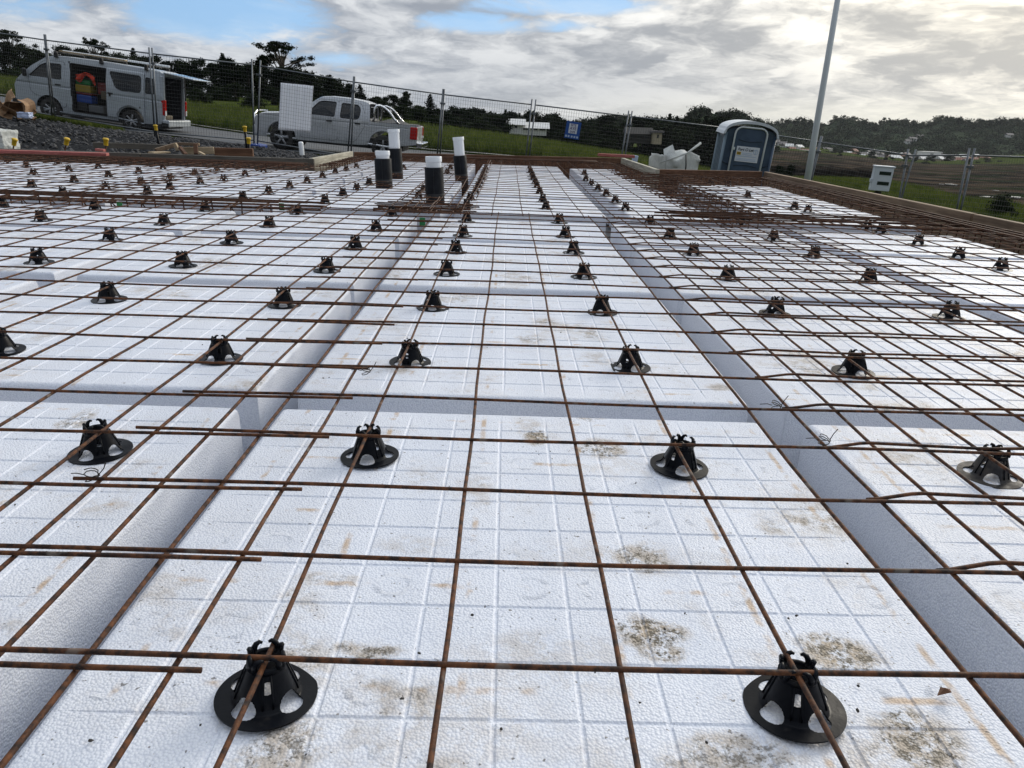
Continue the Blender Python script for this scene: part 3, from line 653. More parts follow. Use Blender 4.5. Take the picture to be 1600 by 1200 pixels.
# ------------------------------------------------------------------ bar chairs
def chair_mesh(nt, ns):
    ro, r1, r2, H = .0570, .0330, .0205, .0445
    prof = [(0, ro, .0), (.30, .0385, .0015), (.42, .0345, .006), (.55, .0315, .0155), (1, r2, H)]
    def pr(s):
        for (a, ra, za), (b, rb, zb) in zip(prof[:-1], prof[1:]):
            if s <= b: t = (s-a)/(b-a); return ra+(rb-ra)*t, za+(zb-za)*t
        return r2, H
    holes = [(k*math.pi/2+math.pi/4, .36, .42, .20) for k in range(4)]   # theta, s, half theta, half s
    slots = [(k*math.pi/2, .74, .21, .11) for k in range(4)]
    V = []; keep = {}
    P = np.zeros((nt, ns+1, 2))
    for i in range(nt):
        for j in range(ns+1): P[i, j] = (2*math.pi*i/nt, j/ns)
    def inside(q):
        for (a, s, ra, rs) in holes+slots:
            da = (q[0]-a+math.pi) % (2*math.pi)-math.pi; e = math.hypot(da/ra, (q[1]-s)/rs)
            if e < 1: return (a, s, ra, rs, da, e)
        return None
    ins = [[inside(P[i, j]) for j in range(ns+1)] for i in range(nt)]
    faces = []
    for i in range(nt):
        for j in range(ns):
            q = [(i, j), ((i+1) % nt, j), ((i+1) % nt, j+1), (i, j+1)]
            c = sum(1 for (a, b) in q if ins[a][b])
            if c <= 2: faces.append(q)
    idx = {}
    for q in faces:
        for k in q: idx.setdefault(k, len(idx))
    V = [None]*len(idx)
    for (i, j), n in idx.items():
        th_, s = P[i, j]
        h = ins[i][j]
        if h: a, sc, ra, rs, da, e = h; e = max(e, .05); th_ = a+da/e; s = sc+(s-sc)/e
        r, z = pr(min(max(s, 0), 1)); V[n] = (r*math.cos(th_), r*math.sin(th_), z)
    mb = MB(); mb.add(V, [[idx[k] for k in q] for q in faces])
    me = bpy.data.meshes.new('body'); me.from_pydata(mb.v, [], mb.f); me.materials.append(MATS['black_plastic'])
    bm = bmesh.new(); bm.from_mesh(me); bmesh.ops.recalc_face_normals(bm, faces=bm.faces); bmesh.ops.solidify(bm, geom=bm.faces[:], thickness=.0022); bm.to_mesh(me); bm.free()
    for p in me.polygons: p.use_smooth = True
    try: me.set_sharp_from_angle(angle=R(40))
    except Exception: pass
    mc = MB()   # crown with four claws that cradle the bars
    mc.lathe([(.0185, .0405), (.0222, .0405), (.0215, .0475), (.0185, .0475)], 24, closed=True)
    for k in range(4):
        a = k*math.pi/2+math.pi/4; c = Matrix.Rotation(a, 4, 'Z')
        for sg in (-1, 1):
            pts = [(rr_*math.cos(sg*q), rr_*math.sin(sg*q), z) for q, z, rr_ in ((.10, .045, .0205), (.14, .0520, .0208), (.26, .0562, .0205), (.44, .0585, .019), (.60, .0575, .0175))]
            mc.tube(pts, [.0040, .0038, .0032, .0024, .0014], 6, mtx=c)
        mc.tube([(.0348, 0, .006), (.0318, 0, .016), (.0222, 0, .041)], [.0016, .0014, .0012], 5, mtx=c@RZ(.62)); mc.tube([(.0348, 0, .006), (.0318, 0, .016), (.0222, 0, .041)], [.0016, .0014, .0012], 5, mtx=c@RZ(.95))
    return me, mc
me_hi, mc = chair_mesh(96, 36); me_lo, _ = chair_mesh(48, 16)
crown_me = bpy.data.meshes.new('crown'); crown_me.from_pydata(mc.v, [], mc.f); crown_me.materials.append(MATS['black_plastic']); crown_me.polygons.foreach_set('use_smooth', [True]*len(crown_me.polygons))
CH = {'in the line just left of centre': [(417, 1085), (578, 712), (641, 566), (676, 481), (698, 428), (712, 394), (723, 368), (729, 346), (729, 324.4), (735, 312.4), (743, 301.4), (747, 293.4), (750, 287.4), (753, 280), (755, 275.4), (757, 269.4), (759, 264.4)],
      'in the line just right of centre': [(1240, 1103), (1061, 728), (984, 574), (940, 488), (912, 433), (896, 395), (883, 370), (874, 348), (853, 326.4), (848, 315.4), (843, 302.4), (839, 293.4), (836, 287.4), (833, 280.4), (831, 275.4), (829, 269.4), (827, 265.4)],
      'in the line past the left trench': [(157, 705), (345, 560), (444, 476), (511, 423), (555, 388), (588, 360), (612, 337), (654, 309.4), (662, 299.4), (699, 271.4), (704, 264.4)],
      'in the second line past the left trench': [(2, 548), (171, 468), (286, 415), (362, 379), (421, 354), (466, 334.4), (508, 317.4), (536, 305.4), (558, 296.4), (577, 288), (631, 264.4)],
      'in the third line past the left trench': [(61, 410), (173, 375), (257, 351), (321, 329.4), (380, 312.4), (420, 302.4), (453, 293.4), (480, 285.4), (504, 277.4), (524, 271), (541, 266.8), (557, 262.4)],
      'in the fourth line past the left trench': [(65, 345), (149, 327.4), (231, 303.4), (266, 296.4), (313, 287.4), (350, 282.4), (383, 274.4), (412, 268.4)],
      'in the fifth line past the left trench': [(5, 323.4), (99, 305.4), (166, 295.4), (221, 287.4), (266, 280.4), (305, 272.4), (339, 267.4), (363, 260.4)],
      'in the sixth line past the left trench': [(50, 292.4), (116, 284.4), (170, 276.4), (217, 270.4), (255, 264.4)],
      'in the outermost line at far left': [(12, 255.4), (42, 260.4), (91, 256.4), (53, 273.4), (108, 267.4), (154, 262.4), (195, 258.4)],
      'in the line just past the right trench': [(1546, 742), (1333, 581), (1211, 490), (1137, 436), (1083, 398), (1046, 372), (1015, 350), (977, 328.4), (961, 316.4), (947, 305.4), (934, 297.4), (924, 289.4), (915, 282.4), (913, 272.4)],
      'in the second line past the right trench': [(1483, 496), (1357, 440), (1271, 402), (1208, 375), (1158, 352), (1074, 319.4), (1050, 307.4), (1110, 286.4)],
      'in the line nearest the right board': [(1563, 421), (1497, 403), (1434, 382), (1376, 363), (1354, 358), (1262, 331), (1241, 326), (1168, 308.4), (1138, 291.4)]}
first = True
for where, pts in CH.items():
    for i, (px, py) in enumerate(pts):
        c = on(px, py, ZP); far = c[1] > 3
        t = thing('bar_chair', (c[0], c[1], ZP+.001), 'black bar chair, %s %s' % (ordn(i)+' from the camera', where), 'bar chair', 'black plastic chairs holding up the mesh', rot=(random.uniform(-.04, .04), random.uniform(-.04, .04), random.uniform(0, 6)))
        if i == 0 and 'left of centre' in where: t.rotation_euler = (-.05, .07, .35)
        if i == 0 and 'right of centre' in where: t.rotation_euler = (-.05, -.07, -.3)
        b_ = mesh_obj('body', 0, 0, 0, t, data=me_lo if far else me_hi); c_ = mesh_obj('crown', 0, 0, 0, t, data=crown_me)
        if where.endswith('just past the right trench') and i == 0: b_.data = me_hi.copy(); b_.data.materials[0] = MATS['dusty_plastic']

# ------------------------------------------------------------------ formwork boards
def board(label, p0, p1, z0, z1, h0, th_, m, out, group='formwork boards round the slab'):
    """board from p0 to p1 (inner face), top z0->z1, height h0, thickness th_ to the outside side 'out'"""
    p0 = np.array(p0, float); p1 = np.array(p1, float); d = (p1-p0); L = np.linalg.norm(d); d /= L; n = np.array([-d[1], d[0]])*out
    s = thing('formwork_board', (p0[0], p0[1], 0), label, 'timber board', group)
    def P(q, z): return (q[0]-p0[0], q[1]-p0[1], z)
    a, b = p0, p1; a2, b2 = p0+n*th_, p1+n*th_
    V = [P(a, z0-h0), P(b, z1-h0), P(b2, z1-h0), P(a2, z0-h0), P(a, z0), P(b, z1), P(b2, z1), P(a2, z0)]
    bm = bmesh.new(); vs_ = [bm.verts.new(v) for v in V]
    for f in [(3, 2, 1, 0), (4, 5, 6, 7), (0, 1, 5, 4), (1, 2, 6, 5), (2, 3, 7, 6), (3, 0, 4, 7)]: bm.faces.new([vs_[i] for i in f])
    bmesh.ops.recalc_face_normals(bm, faces=bm.faces); bmesh.ops.bevel(bm, geom=bm.edges[:], offset=.004, segments=1, affect='EDGES')
    me = bpy.data.meshes.new('plank'); bm.to_mesh(me); bm.free(); me.materials.append(MATS[m]); mesh_obj('plank', 0, 0, 0, s, data=me)
    k = .5
    while k < L-.1:
        q = p0+d*k+n*(th_+.003); q2 = q+n*.045; e = d*.045; zt = z0+(z1-z0)*k/L-.012
        Vs = [P(q, -.5), P(q+e, -.5), P(q2+e, -.5), P(q2, -.5), P(q, zt), P(q+e, zt), P(q2+e, zt), P(q2, zt)]
        mesh_obj('stake', Vs, [(3, 2, 1, 0), (4, 5, 6, 7), (0, 1, 5, 4), (1, 2, 6, 5), (2, 3, 7, 6), (3, 0, 4, 7)], m, s); k += 1.1
    return s
BH = .33
board('long weathered board left of the gravel behind the pink timber', (-8.2, 8.22), (-4.3, 8.22), .045, .05, BH, .045, 'grey_timber_x', 1)
board('grey board from the timber offcuts to the pale corner board', (-4.29, 8.22), (-2.27, 8.30), .05, .05, BH, .045, 'grey_timber_x', 1)
c1 = on(494, 246, .05); c2 = on(548, 237, .05)
board('pale cement stained board running away towards the ute', (c1[0]+.02, 8.40), (c2[0]+.02, 10.42), .052, .052, BH, .05, 'weathered_timber_y', 1)
board('brown board across the far side in front of the ute', (-2.24, 10.50), (-.1, 10.84), .040, .049, BH, .045, 'brown_timber_x', 1)
board('brown board across the far side in front of the tall grass', (-.098, 10.84), (1.84, 11.16), .049, .058, BH, .045, 'brown_timber_x', 1)
board('pale edged board running towards the camera beside the white bulk bag', (1.86, 11.3), (1.90, 8.62), .055, .05, BH, .048, 'weathered_timber_y', 1)
board('brown board in front of the portable toilet', (1.92, 8.65), (3.36, 8.98), .05, .05, BH, .045, 'brown_timber_x', 1)
board('long board on the right edge, far length behind the joint', (3.37, 8.97), (3.42, 4.62), .05, .05, BH, .05, 'timber_y', 1)
board('long board on the right edge, near length at the picture edge', (3.424, 4.60), (3.50, -.9), .048, .05, BH, .05, 'timber_y', 1)
def plank(name, label, px0, py0, px1, py1, Y0, Y1, t, h, m, cat='timber', grp=None, dz=0):
    a = at(px0, py0, Y0); b = at(px1, py1, Y1); d = b-a; L = np.linalg.norm(d); d = d/L
    q = Vector(d).to_track_quat('X', 'Z').to_matrix().to_4x4()
    o = MB().box((0, -t/2, -h), (L, t/2, 0), bev=.004).out(name, m); o.matrix_world = T3(*a)@q; return tag(o, label, cat, grp)
plank('timber_length', 'long pink timber lying on the far left board', -60, 232, 168, 239, 7.9, 8.1, .09, .045, 'pink_timber_x')
plank('timber_length', 'short pale pink end of timber on top of the long pink one', 150, 232, 163, 233, 8.35, 8.35, .06, .03, 'pink_timber_x')
plank('timber_length', 'red timber laid over the far right corner board', 935, 239.5, 991, 242.5, 11.5, 11.6, .09, .045, 'pink_timber_x')
plank('timber_length', 'dark grey timber lying behind the left board by the gravel', 146, 222, 262, 226, 9.3, 9.3, .05, .07, 'grey_timber_x')
plank('timber_length', 'reddish brown board on edge beside the timber offcuts', 335, 230.5, 395, 232, 9.0, 9.0, .045, .10, 'brown_timber_x')
plank('timber_length', 'pale plywood strip lying flat at the foot of the offcuts', 235, 237.5, 262, 236.5, 8.8, 9.0, .12, .02, 'pale_timber_x')
plank('timber_length', 'brown board sloping up at the left of the offcuts', 242, 232, 275, 222.5, 9.0, 9.2, .045, .05, 'timber_x')
plank('timber_length', 'thin brown rail across the top of the offcuts', 277, 222.5, 311, 223.5, 9.1, 9.1, .045, .035, 'timber_x')
plank('timber_length', 'upright pale block in the middle of the offcuts', 275, 223, 281, 234, 8.9, 8.9, .05, .04, 'pale_timber_x')
plank('timber_length', 'slanted brown offcut leaning on the pale block', 281, 228, 291, 240, 8.85, 8.75, .04, .035, 'brown_timber_x')
plank('timber_length', 'small dark upright offcut right of the slanted one', 305, 224, 306, 240, 8.9, 8.85, .05, .045, 'brown_timber_x')
plank('timber_length', 'pale plywood offcut behind the upright offcuts', 284, 230, 334, 229.5, 9.15, 9.2, .03, .09, 'pale_timber_x')
plank('timber_length', 'thin slanted stick right of the dark upright offcut', 311, 236, 320, 241, 8.8, 8.75, .03, .02, 'pale_timber_x')

# ------------------------------------------------------------------ pipes
def pipe(px, pyb, pxt, y_black, y_white, wpx, label, ring=True):
    c = on(px, pyb, ZP); dist = c[1]-CAM[1]; r = wpx/2/F*dist*1.07
    tB = at(pxt, y_black, c[1]+.02); tW = at(pxt, y_white, c[1]+.02); d = Vector(tW-c); lean = Vector((d.x/d.z, 0, 1)).normalized()
    s = thing('service_pipe', (c[0], c[1]+.07, -.28), label, 'pipe', 'black wrapped pipes standing up through the mesh'); s.rotation_mode = 'QUATERNION'; s.rotation_quaternion = lean.to_track_quat('Z', 'Y')
    zb = tB[2]+.28; zw = tW[2]+.28
    MB().lathe([(r, 0), (r*1.0, zb*.5), (r*.985, zb-.004), (r*.96, zb), (r*.80, zb), (r*.80, zb-.03)], 32).out('foam_sleeve', 'pipe_foam', s, True)
    MB().tube([(r*.995, 0, .2), (r*1.003, .001, zb*.6), (r*.985, .002, zb-.002)], .0012, 5).out('seam', 'black_trim', s)
    ri = r*.78; q = .030 if ring else .02
    cap = MB().lathe([(ri, zb-.03), (ri, zw-q-.012), (ri*1.10, zw-q-.008), (ri*1.10, zw-.003), (ri*1.07, zw), (ri*.98, zw), (ri*.97, zw-.008)]+([(ri*.95, zw-.1)] if not ring else [(.02, zw-.008), (0.0001, zw-.008)]), 32).out('white_cap', 'white_pvc', s, True)
    try: cap.data.set_sharp_from_angle(angle=R(35))
    except Exception: pass
    MB().lathe([(r*1.012, .275), (r*1.02, .29), (r*1.01, .30)], 24).out('tape', 'black_trim', s, True)
pipe(680.5, 319, 678, 262, 245, 27, 'black wrapped pipe with white cap nearest the camera, in front of the other three')
pipe(599.5, 294, 597, 248, 236, 24, 'black wrapped pipe with short white cap, leftmost of the four')
pipe(619, 280, 615, 232, 202, 19.5, 'black wrapped pipe with long white cap in front of the ute', False)
pipe(724, 284, 718.5, 243, 214, 18.5, 'black wrapped pipe with long white cap leaning left, rightmost of the four', False)
wp = at(472, 241, 9.6); o = MB().lathe([(.033, 0), (.033, .15), (.030, .165), (.02, .172), (0.0001, .174)], 20).out('pipe_stub', 'white_pvc', None, True); o.location = (wp[0], wp[1], wp[2]-.01); o.rotation_euler = (0, -.05, 0); tag(o, 'small white capped pipe stub standing in the gravel before the ute', 'pipe')
for (px, py, lb) in ((440, 322, 'green spacer plate between the pods in front of the pipes'), (187, 321, 'green spacer plate in the cross beam at the left'), (1420, 346, 'green spacer plate near the right board'), (660, 345, 'green spacer plate below the front pipe')):
    c = on(px, py, -.05); o = MB().box((-.018, -.004, -.03), (.018, .004, .02), bev=.002).out('spacer_plate', 'green_plastic'); o.location = c; tag(o, lb, 'spacer')

# ------------------------------------------------------------------ stakes with yellow caps
def stake(px, py, Y, h, label, lean=0, pole='black_plastic', s=1):
    c = at(px, py, Y); t = thing('capped_stake', (c[0], c[1], c[2]-h), label, 'stake', 'stakes with yellow safety caps'); t.rotation_euler = (0, lean, 0)
    MB().tube([(0, 0, -.15), (0, 0, h)], .009*s if pole == 'rusty_steel' else .022*s, 8).out('pole', pole, t, True)
    MB().lathe([(.026*s, h-.07*s), (.028*s, h-.01), (.036*s, h), (.036*s, h+.012*s), (.026*s, h+.022*s), (.0001, h+.024*s)], 14).out('safety_cap', 'yellow_plastic', t, True)
stake(14, 217, 9.0, .2, 'yellow capped stake beside the white sack at the far left', .35, 'rusty_steel')
stake(95, 216, 9.0, .22, 'yellow capped stake leaning right above the pink timber', .35, 'rusty_steel')
stake(162, 218, 9.0, .18, 'yellow capped stake above the end of the pink timber', .15, 'rusty_steel')
stake(245, 197, 12.5, .42, 'tall black stake with yellow cap behind the offcuts', -.06)
stake(383, 199, 11.8, .42, 'tall black stake with yellow cap by the blue fence block', -.02)
stake(387, 217, 10.5, .25, 'short black stake with yellow cap in front of the tall one', 0.05)

# ------------------------------------------------------------------ fence
FP = []   # (x, y, top z, bottom z)
for (px, py, Y) in [(-110, 36, 21.5), (62, 62, 20.5), (227, 83, 19.4), (389, 101, 20.0), (540, 127, 20.0), (683, 147, 20.0), (825, 163, 20.0), (975, 181, 20.0), (1131, 200, 20.0), (1271, 221, 18.5), (1420, 243, 16.5), (1521, 243, 14.6), (1640, 247, 12.6), (1780, 262, 10.5)]:
    p = at(px, py, Y); FP.append(p)
def panel(p0, p1, label, Hh=2.0):
    d = p1-p0; L = math.hypot(d[0], d[1]); yaw = math.atan2(d[1], d[0]); pit = -math.atan2(d[2], L); Ls = math.hypot(L, d[2])
    s = thing('fence_panel', (p0[0], p0[1], p0[2]-Hh), label, 'fence panel', 'temporary mesh fence panels'); s.rotation_euler = (0, pit, yaw)
    g = .045
    for x in (g, Ls-g): MB().tube([(x, 0, -.08), (x, 0, Hh+.14)], .021, 8).out('post', 'galvanised', s, True)
    for z in (Hh, .10): MB().tube([(g, 0, z), (Ls-g, 0, z)], .017, 8).out('rail', 'galvanised', s, True)
    mb = MB(); n = int((Ls-2*g)/.065)
    for k in range(1, n): x = g+(Ls-2*g)*k/n; mb.tube([(x, 0, .1), (x, 0, Hh)], .0026, 3, caps=False)
    n = int((Hh-.1)/.09)
    for k in range(1, n): z = .1+(Hh-.1)*k/n; mb.tube([(g, 0, z), (Ls-g, 0, z)], .0021, 3, caps=False)
    o = mb.out('mesh_infill', 'wire_grey', s); o['kind'] = 'stuff'
    for x in (g,):
        f = MB().box((x-.12, -.30, -.16), (x+.16, .30, -.06), bev=.02).out('foot', 'concrete' if True else '', s)
        MB().box((x-.09, -.035, Hh-.25), (x+.05, .035, Hh-.20), bev=.004).out('clamp', 'galvanised', s)
    return s, Ls
plab = ['fence panel at the left edge before the van bonnet', 'fence panel in front of the van sliding door', 'fence panel in front of the open van tailgate', 'fence panel carrying the white sheet before the ute', 'fence panel in front of the ute cab and tray', 'fence panel in front of the tall grass right of the ute', 'fence panel carrying the small blue sign', 'fence panel behind the white bulk bag', 'fence panel behind the portable toilet', 'fence panel right of the lamp post', 'fence panel right of the grey meter box', 'fence panel at the right picture edge', 'last fence panel beyond the right picture edge']
PAN = [panel(FP[i], FP[i+1], plab[i]) for i in range(len(FP)-1)]
for i, (p, L) in enumerate(PAN):   # blue foot at the third post
    if i == 3:
        for ch in p.children:
            if ch.name.startswith('foot'): ch.data.materials[0] = MATS['blue_plastic']; ch.location = (.02, 0, .08)
# white sheet tied behind the mesh
s3 = PAN[3][0]; c0 = at(438, 129, 20.04); c1 = at(489, 134, 20.04); c2 = at(485, 207, 20.04); c3 = at(434, 203, 20.04)
V = []; Fc = []; NU, NV = 24, 16
for j in range(NV+1):
    for i in range(NU+1):
        u, v = i/NU, j/NV; p = (c0*(1-u)+c1*u)*(1-v)+(c3*(1-u)+c2*u)*v
        V.append((p[0], p[1]+.03+.008*math.sin(u*25)+.02*math.sin(v*3+u*2), p[2]))
for j in range(NV):
    for i in range(NU): q = j*(NU+1)+i; Fc.append((q, q+1, q+NU+2, q+NU+1))
o = mesh_obj('white_sheet', V, Fc, 'sheet_white', smooth=True); md = o.modifiers.new('thickness', 'SOLIDIFY'); md.thickness = .006
tag(o, 'white plastic sheet hung behind the fence mesh in front of the ute', 'sheet')

# blue sign on the fence
def text_obj(name, body, size, m, parent, loc, rot=(R(90), 0, 0), bold=0.0, align='CENTER', sx=1.0, shear=0.0):
    cu = bpy.data.curves.new(name, 'FONT'); cu.body = body; cu.size = size; cu.align_x = align; cu.align_y = 'CENTER'; cu.extrude = .0015; cu.offset = bold; cu.shear = shear
    tmp = bpy.data.objects.new(name+'_t', cu); COL.objects.link(tmp); bpy.context.view_layer.update()
    me = bpy.data.meshes.new_from_object(tmp.evaluated_get(bpy.context.evaluated_depsgraph_get())); bpy.data.objects.remove(tmp); bpy.data.curves.remove(cu)
    me.materials.clear(); me.materials.append(MATS[m]); o = bpy.data.objects.new(name, me); COL.objects.link(o); o.parent = parent; o.location = loc; o.rotation_euler = rot; o.scale = (sx, 1, 1); return o
c = at(895, 203.5, 19.9); sg = thing('safety_sign', c, 'small blue sign with white lettered square hung on the fence', 'sign'); sg.rotation_euler = (0, .12, 0)
MB().box((-.20, -.005, -.22), (.20, .005, .22), bev=.002).out('board', 'sign_blue', sg)
MB().box((-.115, -.009, -.085), (.115, -.006, .165), bev=.001).out('white_square', 'sign_white', sg)
text_obj('lettering', 'SITE', .085, 'sign_purple', sg, (0, -.011, .125), bold=.002); text_obj('lettering', 'AYE', .10, 'sign_purple', sg, (0, -.011, .04), bold=.003); text_obj('lettering', 'SAFE', .07, 'sign_purple', sg, (0, -.011, -.045), bold=.002)
for k, x in enumerate((-.155, -.085, 0, .075, .15)): MB().box((x-.025, -.008, -.19), (x+.022, -.006, -.14), bev=.001).out('mark', 'sign_pale', sg)

# ------------------------------------------------------------------ vehicles
def inpoly(x, z, poly):
    c = False; n = len(poly); j = n-1
    for i in range(n):
        xi, zi = poly[i]; xj, zj = poly[j]
        if (zi > z) != (zj > z) and x < (xj-xi)*(z-zi)/(zj-zi)+xi: c = not c
        j = i
    return c
def rpoly(pts, r, n=4):
    out = []; m = len(pts)
    for i in range(m):
        p = np.array(pts[i], float); a = np.array(pts[i-1], float)-p; b = np.array(pts[(i+1) % m], float)-p
        la, lb = np.linalg.norm(a), np.linalg.norm(b); q = min(r, la*.45, lb*.45); A_ = p+a/la*q; B_ = p+b/lb*q
        for k in range(n+1): t = k/n; out.append(tuple((1-t)**2*A_+2*t*(1-t)*p+t*t*B_))
    return out
def interp(tab, x):
    xs = [t[0] for t in tab]; ys = [t[1] for t in tab]; return float(np.interp(x, xs, ys))
def circle(cx, cz, r, a0=0, a1=2*math.pi, n=28): return [(cx+r*math.cos(a0+(a1-a0)*k/n), cz+r*math.sin(a0+(a1-a0)*k/n)) for k in range(n)]
class Car:
    def __init__(s, L, top, bot, yside): s.L, s.top, s.bot, s.ys = L, top, bot, yside   # ys(x,z)->half width
    def side(s, sign, holes, root, parts, paint, step=.025):
        """parts: list of (name, polygon) cut out as parts of their own"""
        nx = int(s.L/step); obs = {}
        xs = [s.L*i/nx for i in range(nx+1)]
        nz = int((max(t[1] for t in s.top))/step)
        keys = ['body_side']+[p[0] for p in parts]; acc = {k: ({}, []) for k in keys}
        P = {}
        for i, x in enumerate(xs):
            zt, zb = interp(s.top, x), interp(s.bot, x)
            for j in range(nz+1): P[i, j] = (x, zb+(zt-zb)*j/nz)
        for i in range(nx):
            for j in range(nz):
                q = [(i, j), (i+1, j), (i+1, j+1), (i, j+1)]; cx = sum(P[k][0] for k in q)/4; cz = sum(P[k][1] for k in q)/4
                if any(inpoly(cx, cz, h) for h in holes): continue
                key = 'body_side'
                for nme, pg in parts:
                    if inpoly(cx, cz, pg): key = nme
                idx, fc = acc[key]; f = []
                for k in q: idx.setdefault(k, len(idx)); f.append(idx[k])
                fc.append(f if sign < 0 else f[::-1])
        for key in keys:
            idx, fc = acc[key]
            if not fc: continue
            V = [None]*len(idx)
            for k, n in idx.items(): x, z = P[k]; V[n] = (x, sign*(s.ys(x, z)+(0.004 if key != 'body_side' else 0)), z)
            o = mesh_obj(key, V, fc, paint, root, True); obs[key] = o
        return obs
    def topskin(s, root, paint, x0, x1, name='roof', crown=.03, n=40, holes=()):
        V = []; Fc = []; m = 12
        for i in range(n+1):
            x = x0+(x1-x0)*i/n; z = interp(s.top, x); hw = s.ys(x, z)
            for j in range(m+1): v = j/m*2-1; V.append((x, v*hw, z+crown*(1-v**4)))
        for i in range(n):
            for j in range(m): q = i*(m+1)+j; Fc.append((q, q+m+1, q+m+2, q+1))
        return mesh_obj(name, V, Fc, paint, root, True)
    def pane(s, sign, poly, root, name='window', m='car_glass', inset=.012, n=None):
        c = np.mean(poly, 0); V = [(c[0], sign*(s.ys(*c)-inset), c[1])]
        for (x, z) in poly: V.append((x, sign*(s.ys(x, z)-inset), z))
        k = len(poly); Fc = [(0, i+1, (i+1) % k+1) for i in range(k)]
        return mesh_obj(name, V, Fc, m, root)
    def trim(s, sign, poly, root, r=.011, m='black_trim', name='window_seal', off=.002):
        p = [(x, sign*(s.ys(x, z)+off), z) for x, z in poly]+[(poly[0][0], sign*(s.ys(*poly[0])+off), poly[0][1])]
        return MB().tube(p, r, 5, caps=False).out(name, m, root)
def wheel(root, x, y, r, w_, spokes, sign):
    t = MB(); t.lathe([(r*.62, -w_/2), (r*.9, -w_/2), (r*.985, -w_*.38), (r, -w_*.15), (r, w_*.15), (r*.985, w_*.38), (r*.9, w_/2), (r*.62, w_/2)], 36)
    wh = t.out('wheel', 'tyre', root, True); wh.location = (x, y, r); wh.rotation_euler = (R(90), 0, 0)
    m = MB(); m.lathe([(r*.63, w_*.46), (r*.66, w_*.5), (r*.60, w_*.40), (r*.58, 0)], 32)
    for k in range(spokes):
        a = 2*math.pi*k/spokes+.3; m.box((r*.10, -r*.075, w_*.30), (r*.62, r*.075, w_*.44), RZ(a), bev=.008)
    m.lathe([(0.0001, w_*.47), (r*.12, w_*.46), (r*.17, w_*.36), (r*.17, w_*.2)], 16)
    rim = m.out('rim', 'alloy', wh, True)
    if sign < 0: pass
    else: rim.rotation_euler = (R(180), 0, 0)
    d = MB().lathe([(0.0001, 0), (r*.6, 0)], 24).out('brake_disc', 'black_trim', wh); 
    return wh
def lens(root, pts, x, m, name, th_=.03):
    pass

# ---- van: local x 0 nose .. 4.7 tail, near side is -y
VX = Car(4.70, [(0, .95), (.06, 1.08), (.18, 1.20), (.55, 1.55), (1.00, 1.86), (1.12, 1.915), (1.5, 1.955), (2.5, 1.97), (4.0, 1.955), (4.55, 1.93), (4.66, 1.88), (4.70, 1.80)],
         [(0, .42), (.10, .30), (.5, .25), (1.6, .27), (3.2, .27), (4.2, .30), (4.6, .36), (4.7, .42)],
         lambda x, z: .845-.05*max(0, (1.0-x))**2-.03*max(0, (x-4.4)/.3)**2-(.125*max(0, (z-1.18)/.78)**1.5)+.0-.04*max(0, (.55-z)/.3)**2-(.018 if 1.02 < z < 1.06 else 0))
va = .103
base = np.array([-15.83, 24.0+.845, 0]); hz0 = .05+.103*1.05
van = thing('parked_van', (base[0], base[1], hz0-.0), 'silver van with open sliding door and raised tailgate, full of tools', 'van'); van.rotation_euler = (0, va, 0)
w_f = rpoly([(.50, 1.27), (.86, 1.62), (1.02, 1.70), (1.50, 1.72), (1.50, 1.27)], .06)
w_r = rpoly([(2.98, 1.74), (4.02, 1.72), (4.02, 1.22), (3.40, 1.20), (3.22, 1.26)], .07)
w_q = rpoly([(4.13, 1.70), (4.42, 1.68), (4.44, 1.24), (4.13, 1.22)], .05)
open_d = rpoly([(1.76, 1.80), (2.92, 1.79), (2.92, .36), (1.80, .36)], .07)
arch_f = [(x, z) for x, z in circle(1.07, .33, .43)]; arch_r = circle(3.64, .33, .42)
fdoor = rpoly([(.46, 1.24), (.84, 1.66), (1.0, 1.78), (1.60, 1.80), (1.62, .50), (1.52, .42), (1.42, .62), (.66, .72), (.52, .80)], .05)
sdoor = rpoly([(2.94, 1.82), (4.07, 1.80), (4.07, .34), (2.94, .34)], .05)
VX.side(-1, [w_f, w_q, open_d, arch_f, arch_r, w_r], van, [('front_door', fdoor)], 'van_paint')
VX.side(1, [w_f, w_r, w_q, arch_f, arch_r], van, [], 'van_paint')
for sgn in (-1, 1):
    for w_ in ((w_f, w_r, w_q)): VX.pane(sgn, w_, van); VX.trim(sgn, w_, van)
VX.trim(-1, fdoor, van, .006, name='door_seam', off=.001); VX.trim(-1, open_d, van, .014, name='door_frame')
for c_, r_ in ((1.07, .43), (3.64, .42)): VX.trim(-1, circle(c_, .33, r_, -.1, math.pi+.1, 20), van, .016, 'van_paint', 'arch_lip', .004)
# the sliding door, run back along the side and standing proud of it
dn = MB(); n_x, n_z = 44, 56; V = []; Fc = []
P = {}
for i in range(n_x+1):
    for j in range(n_z+1): x = 2.92+1.17*i/n_x; z = .36+1.46*j/n_z; P[i, j] = (x, -(VX.ys(x, z)+.055), z)
idx = {}; w_s = rpoly([(3.02, 1.73), (4.00, 1.71), (4.00, 1.22), (3.40, 1.20), (3.22, 1.26)], .08)
for i in range(n_x):
    for j in range(n_z):
        q = [(i, j), (i+1, j), (i+1, j+1), (i, j+1)]; cx = sum(P[k][0] for k in q)/4; cz = sum(P[k][2] for k in q)/4
        if inpoly(cx, cz, w_s) or (math.hypot(cx-3.64, cz-.33) < .44): continue
        f = []
        for k in q: idx.setdefault(k, len(idx)); f.append(idx[k])
        Fc.append(f)
V = [None]*len(idx)
for k, n in idx.items(): V[n] = P[k]
sd = mesh_obj('sliding_door', V, Fc, 'van_paint', van, True); md = sd.modifiers.new('thickness', 'SOLIDIFY'); md.thickness = .035; md.offset = -1
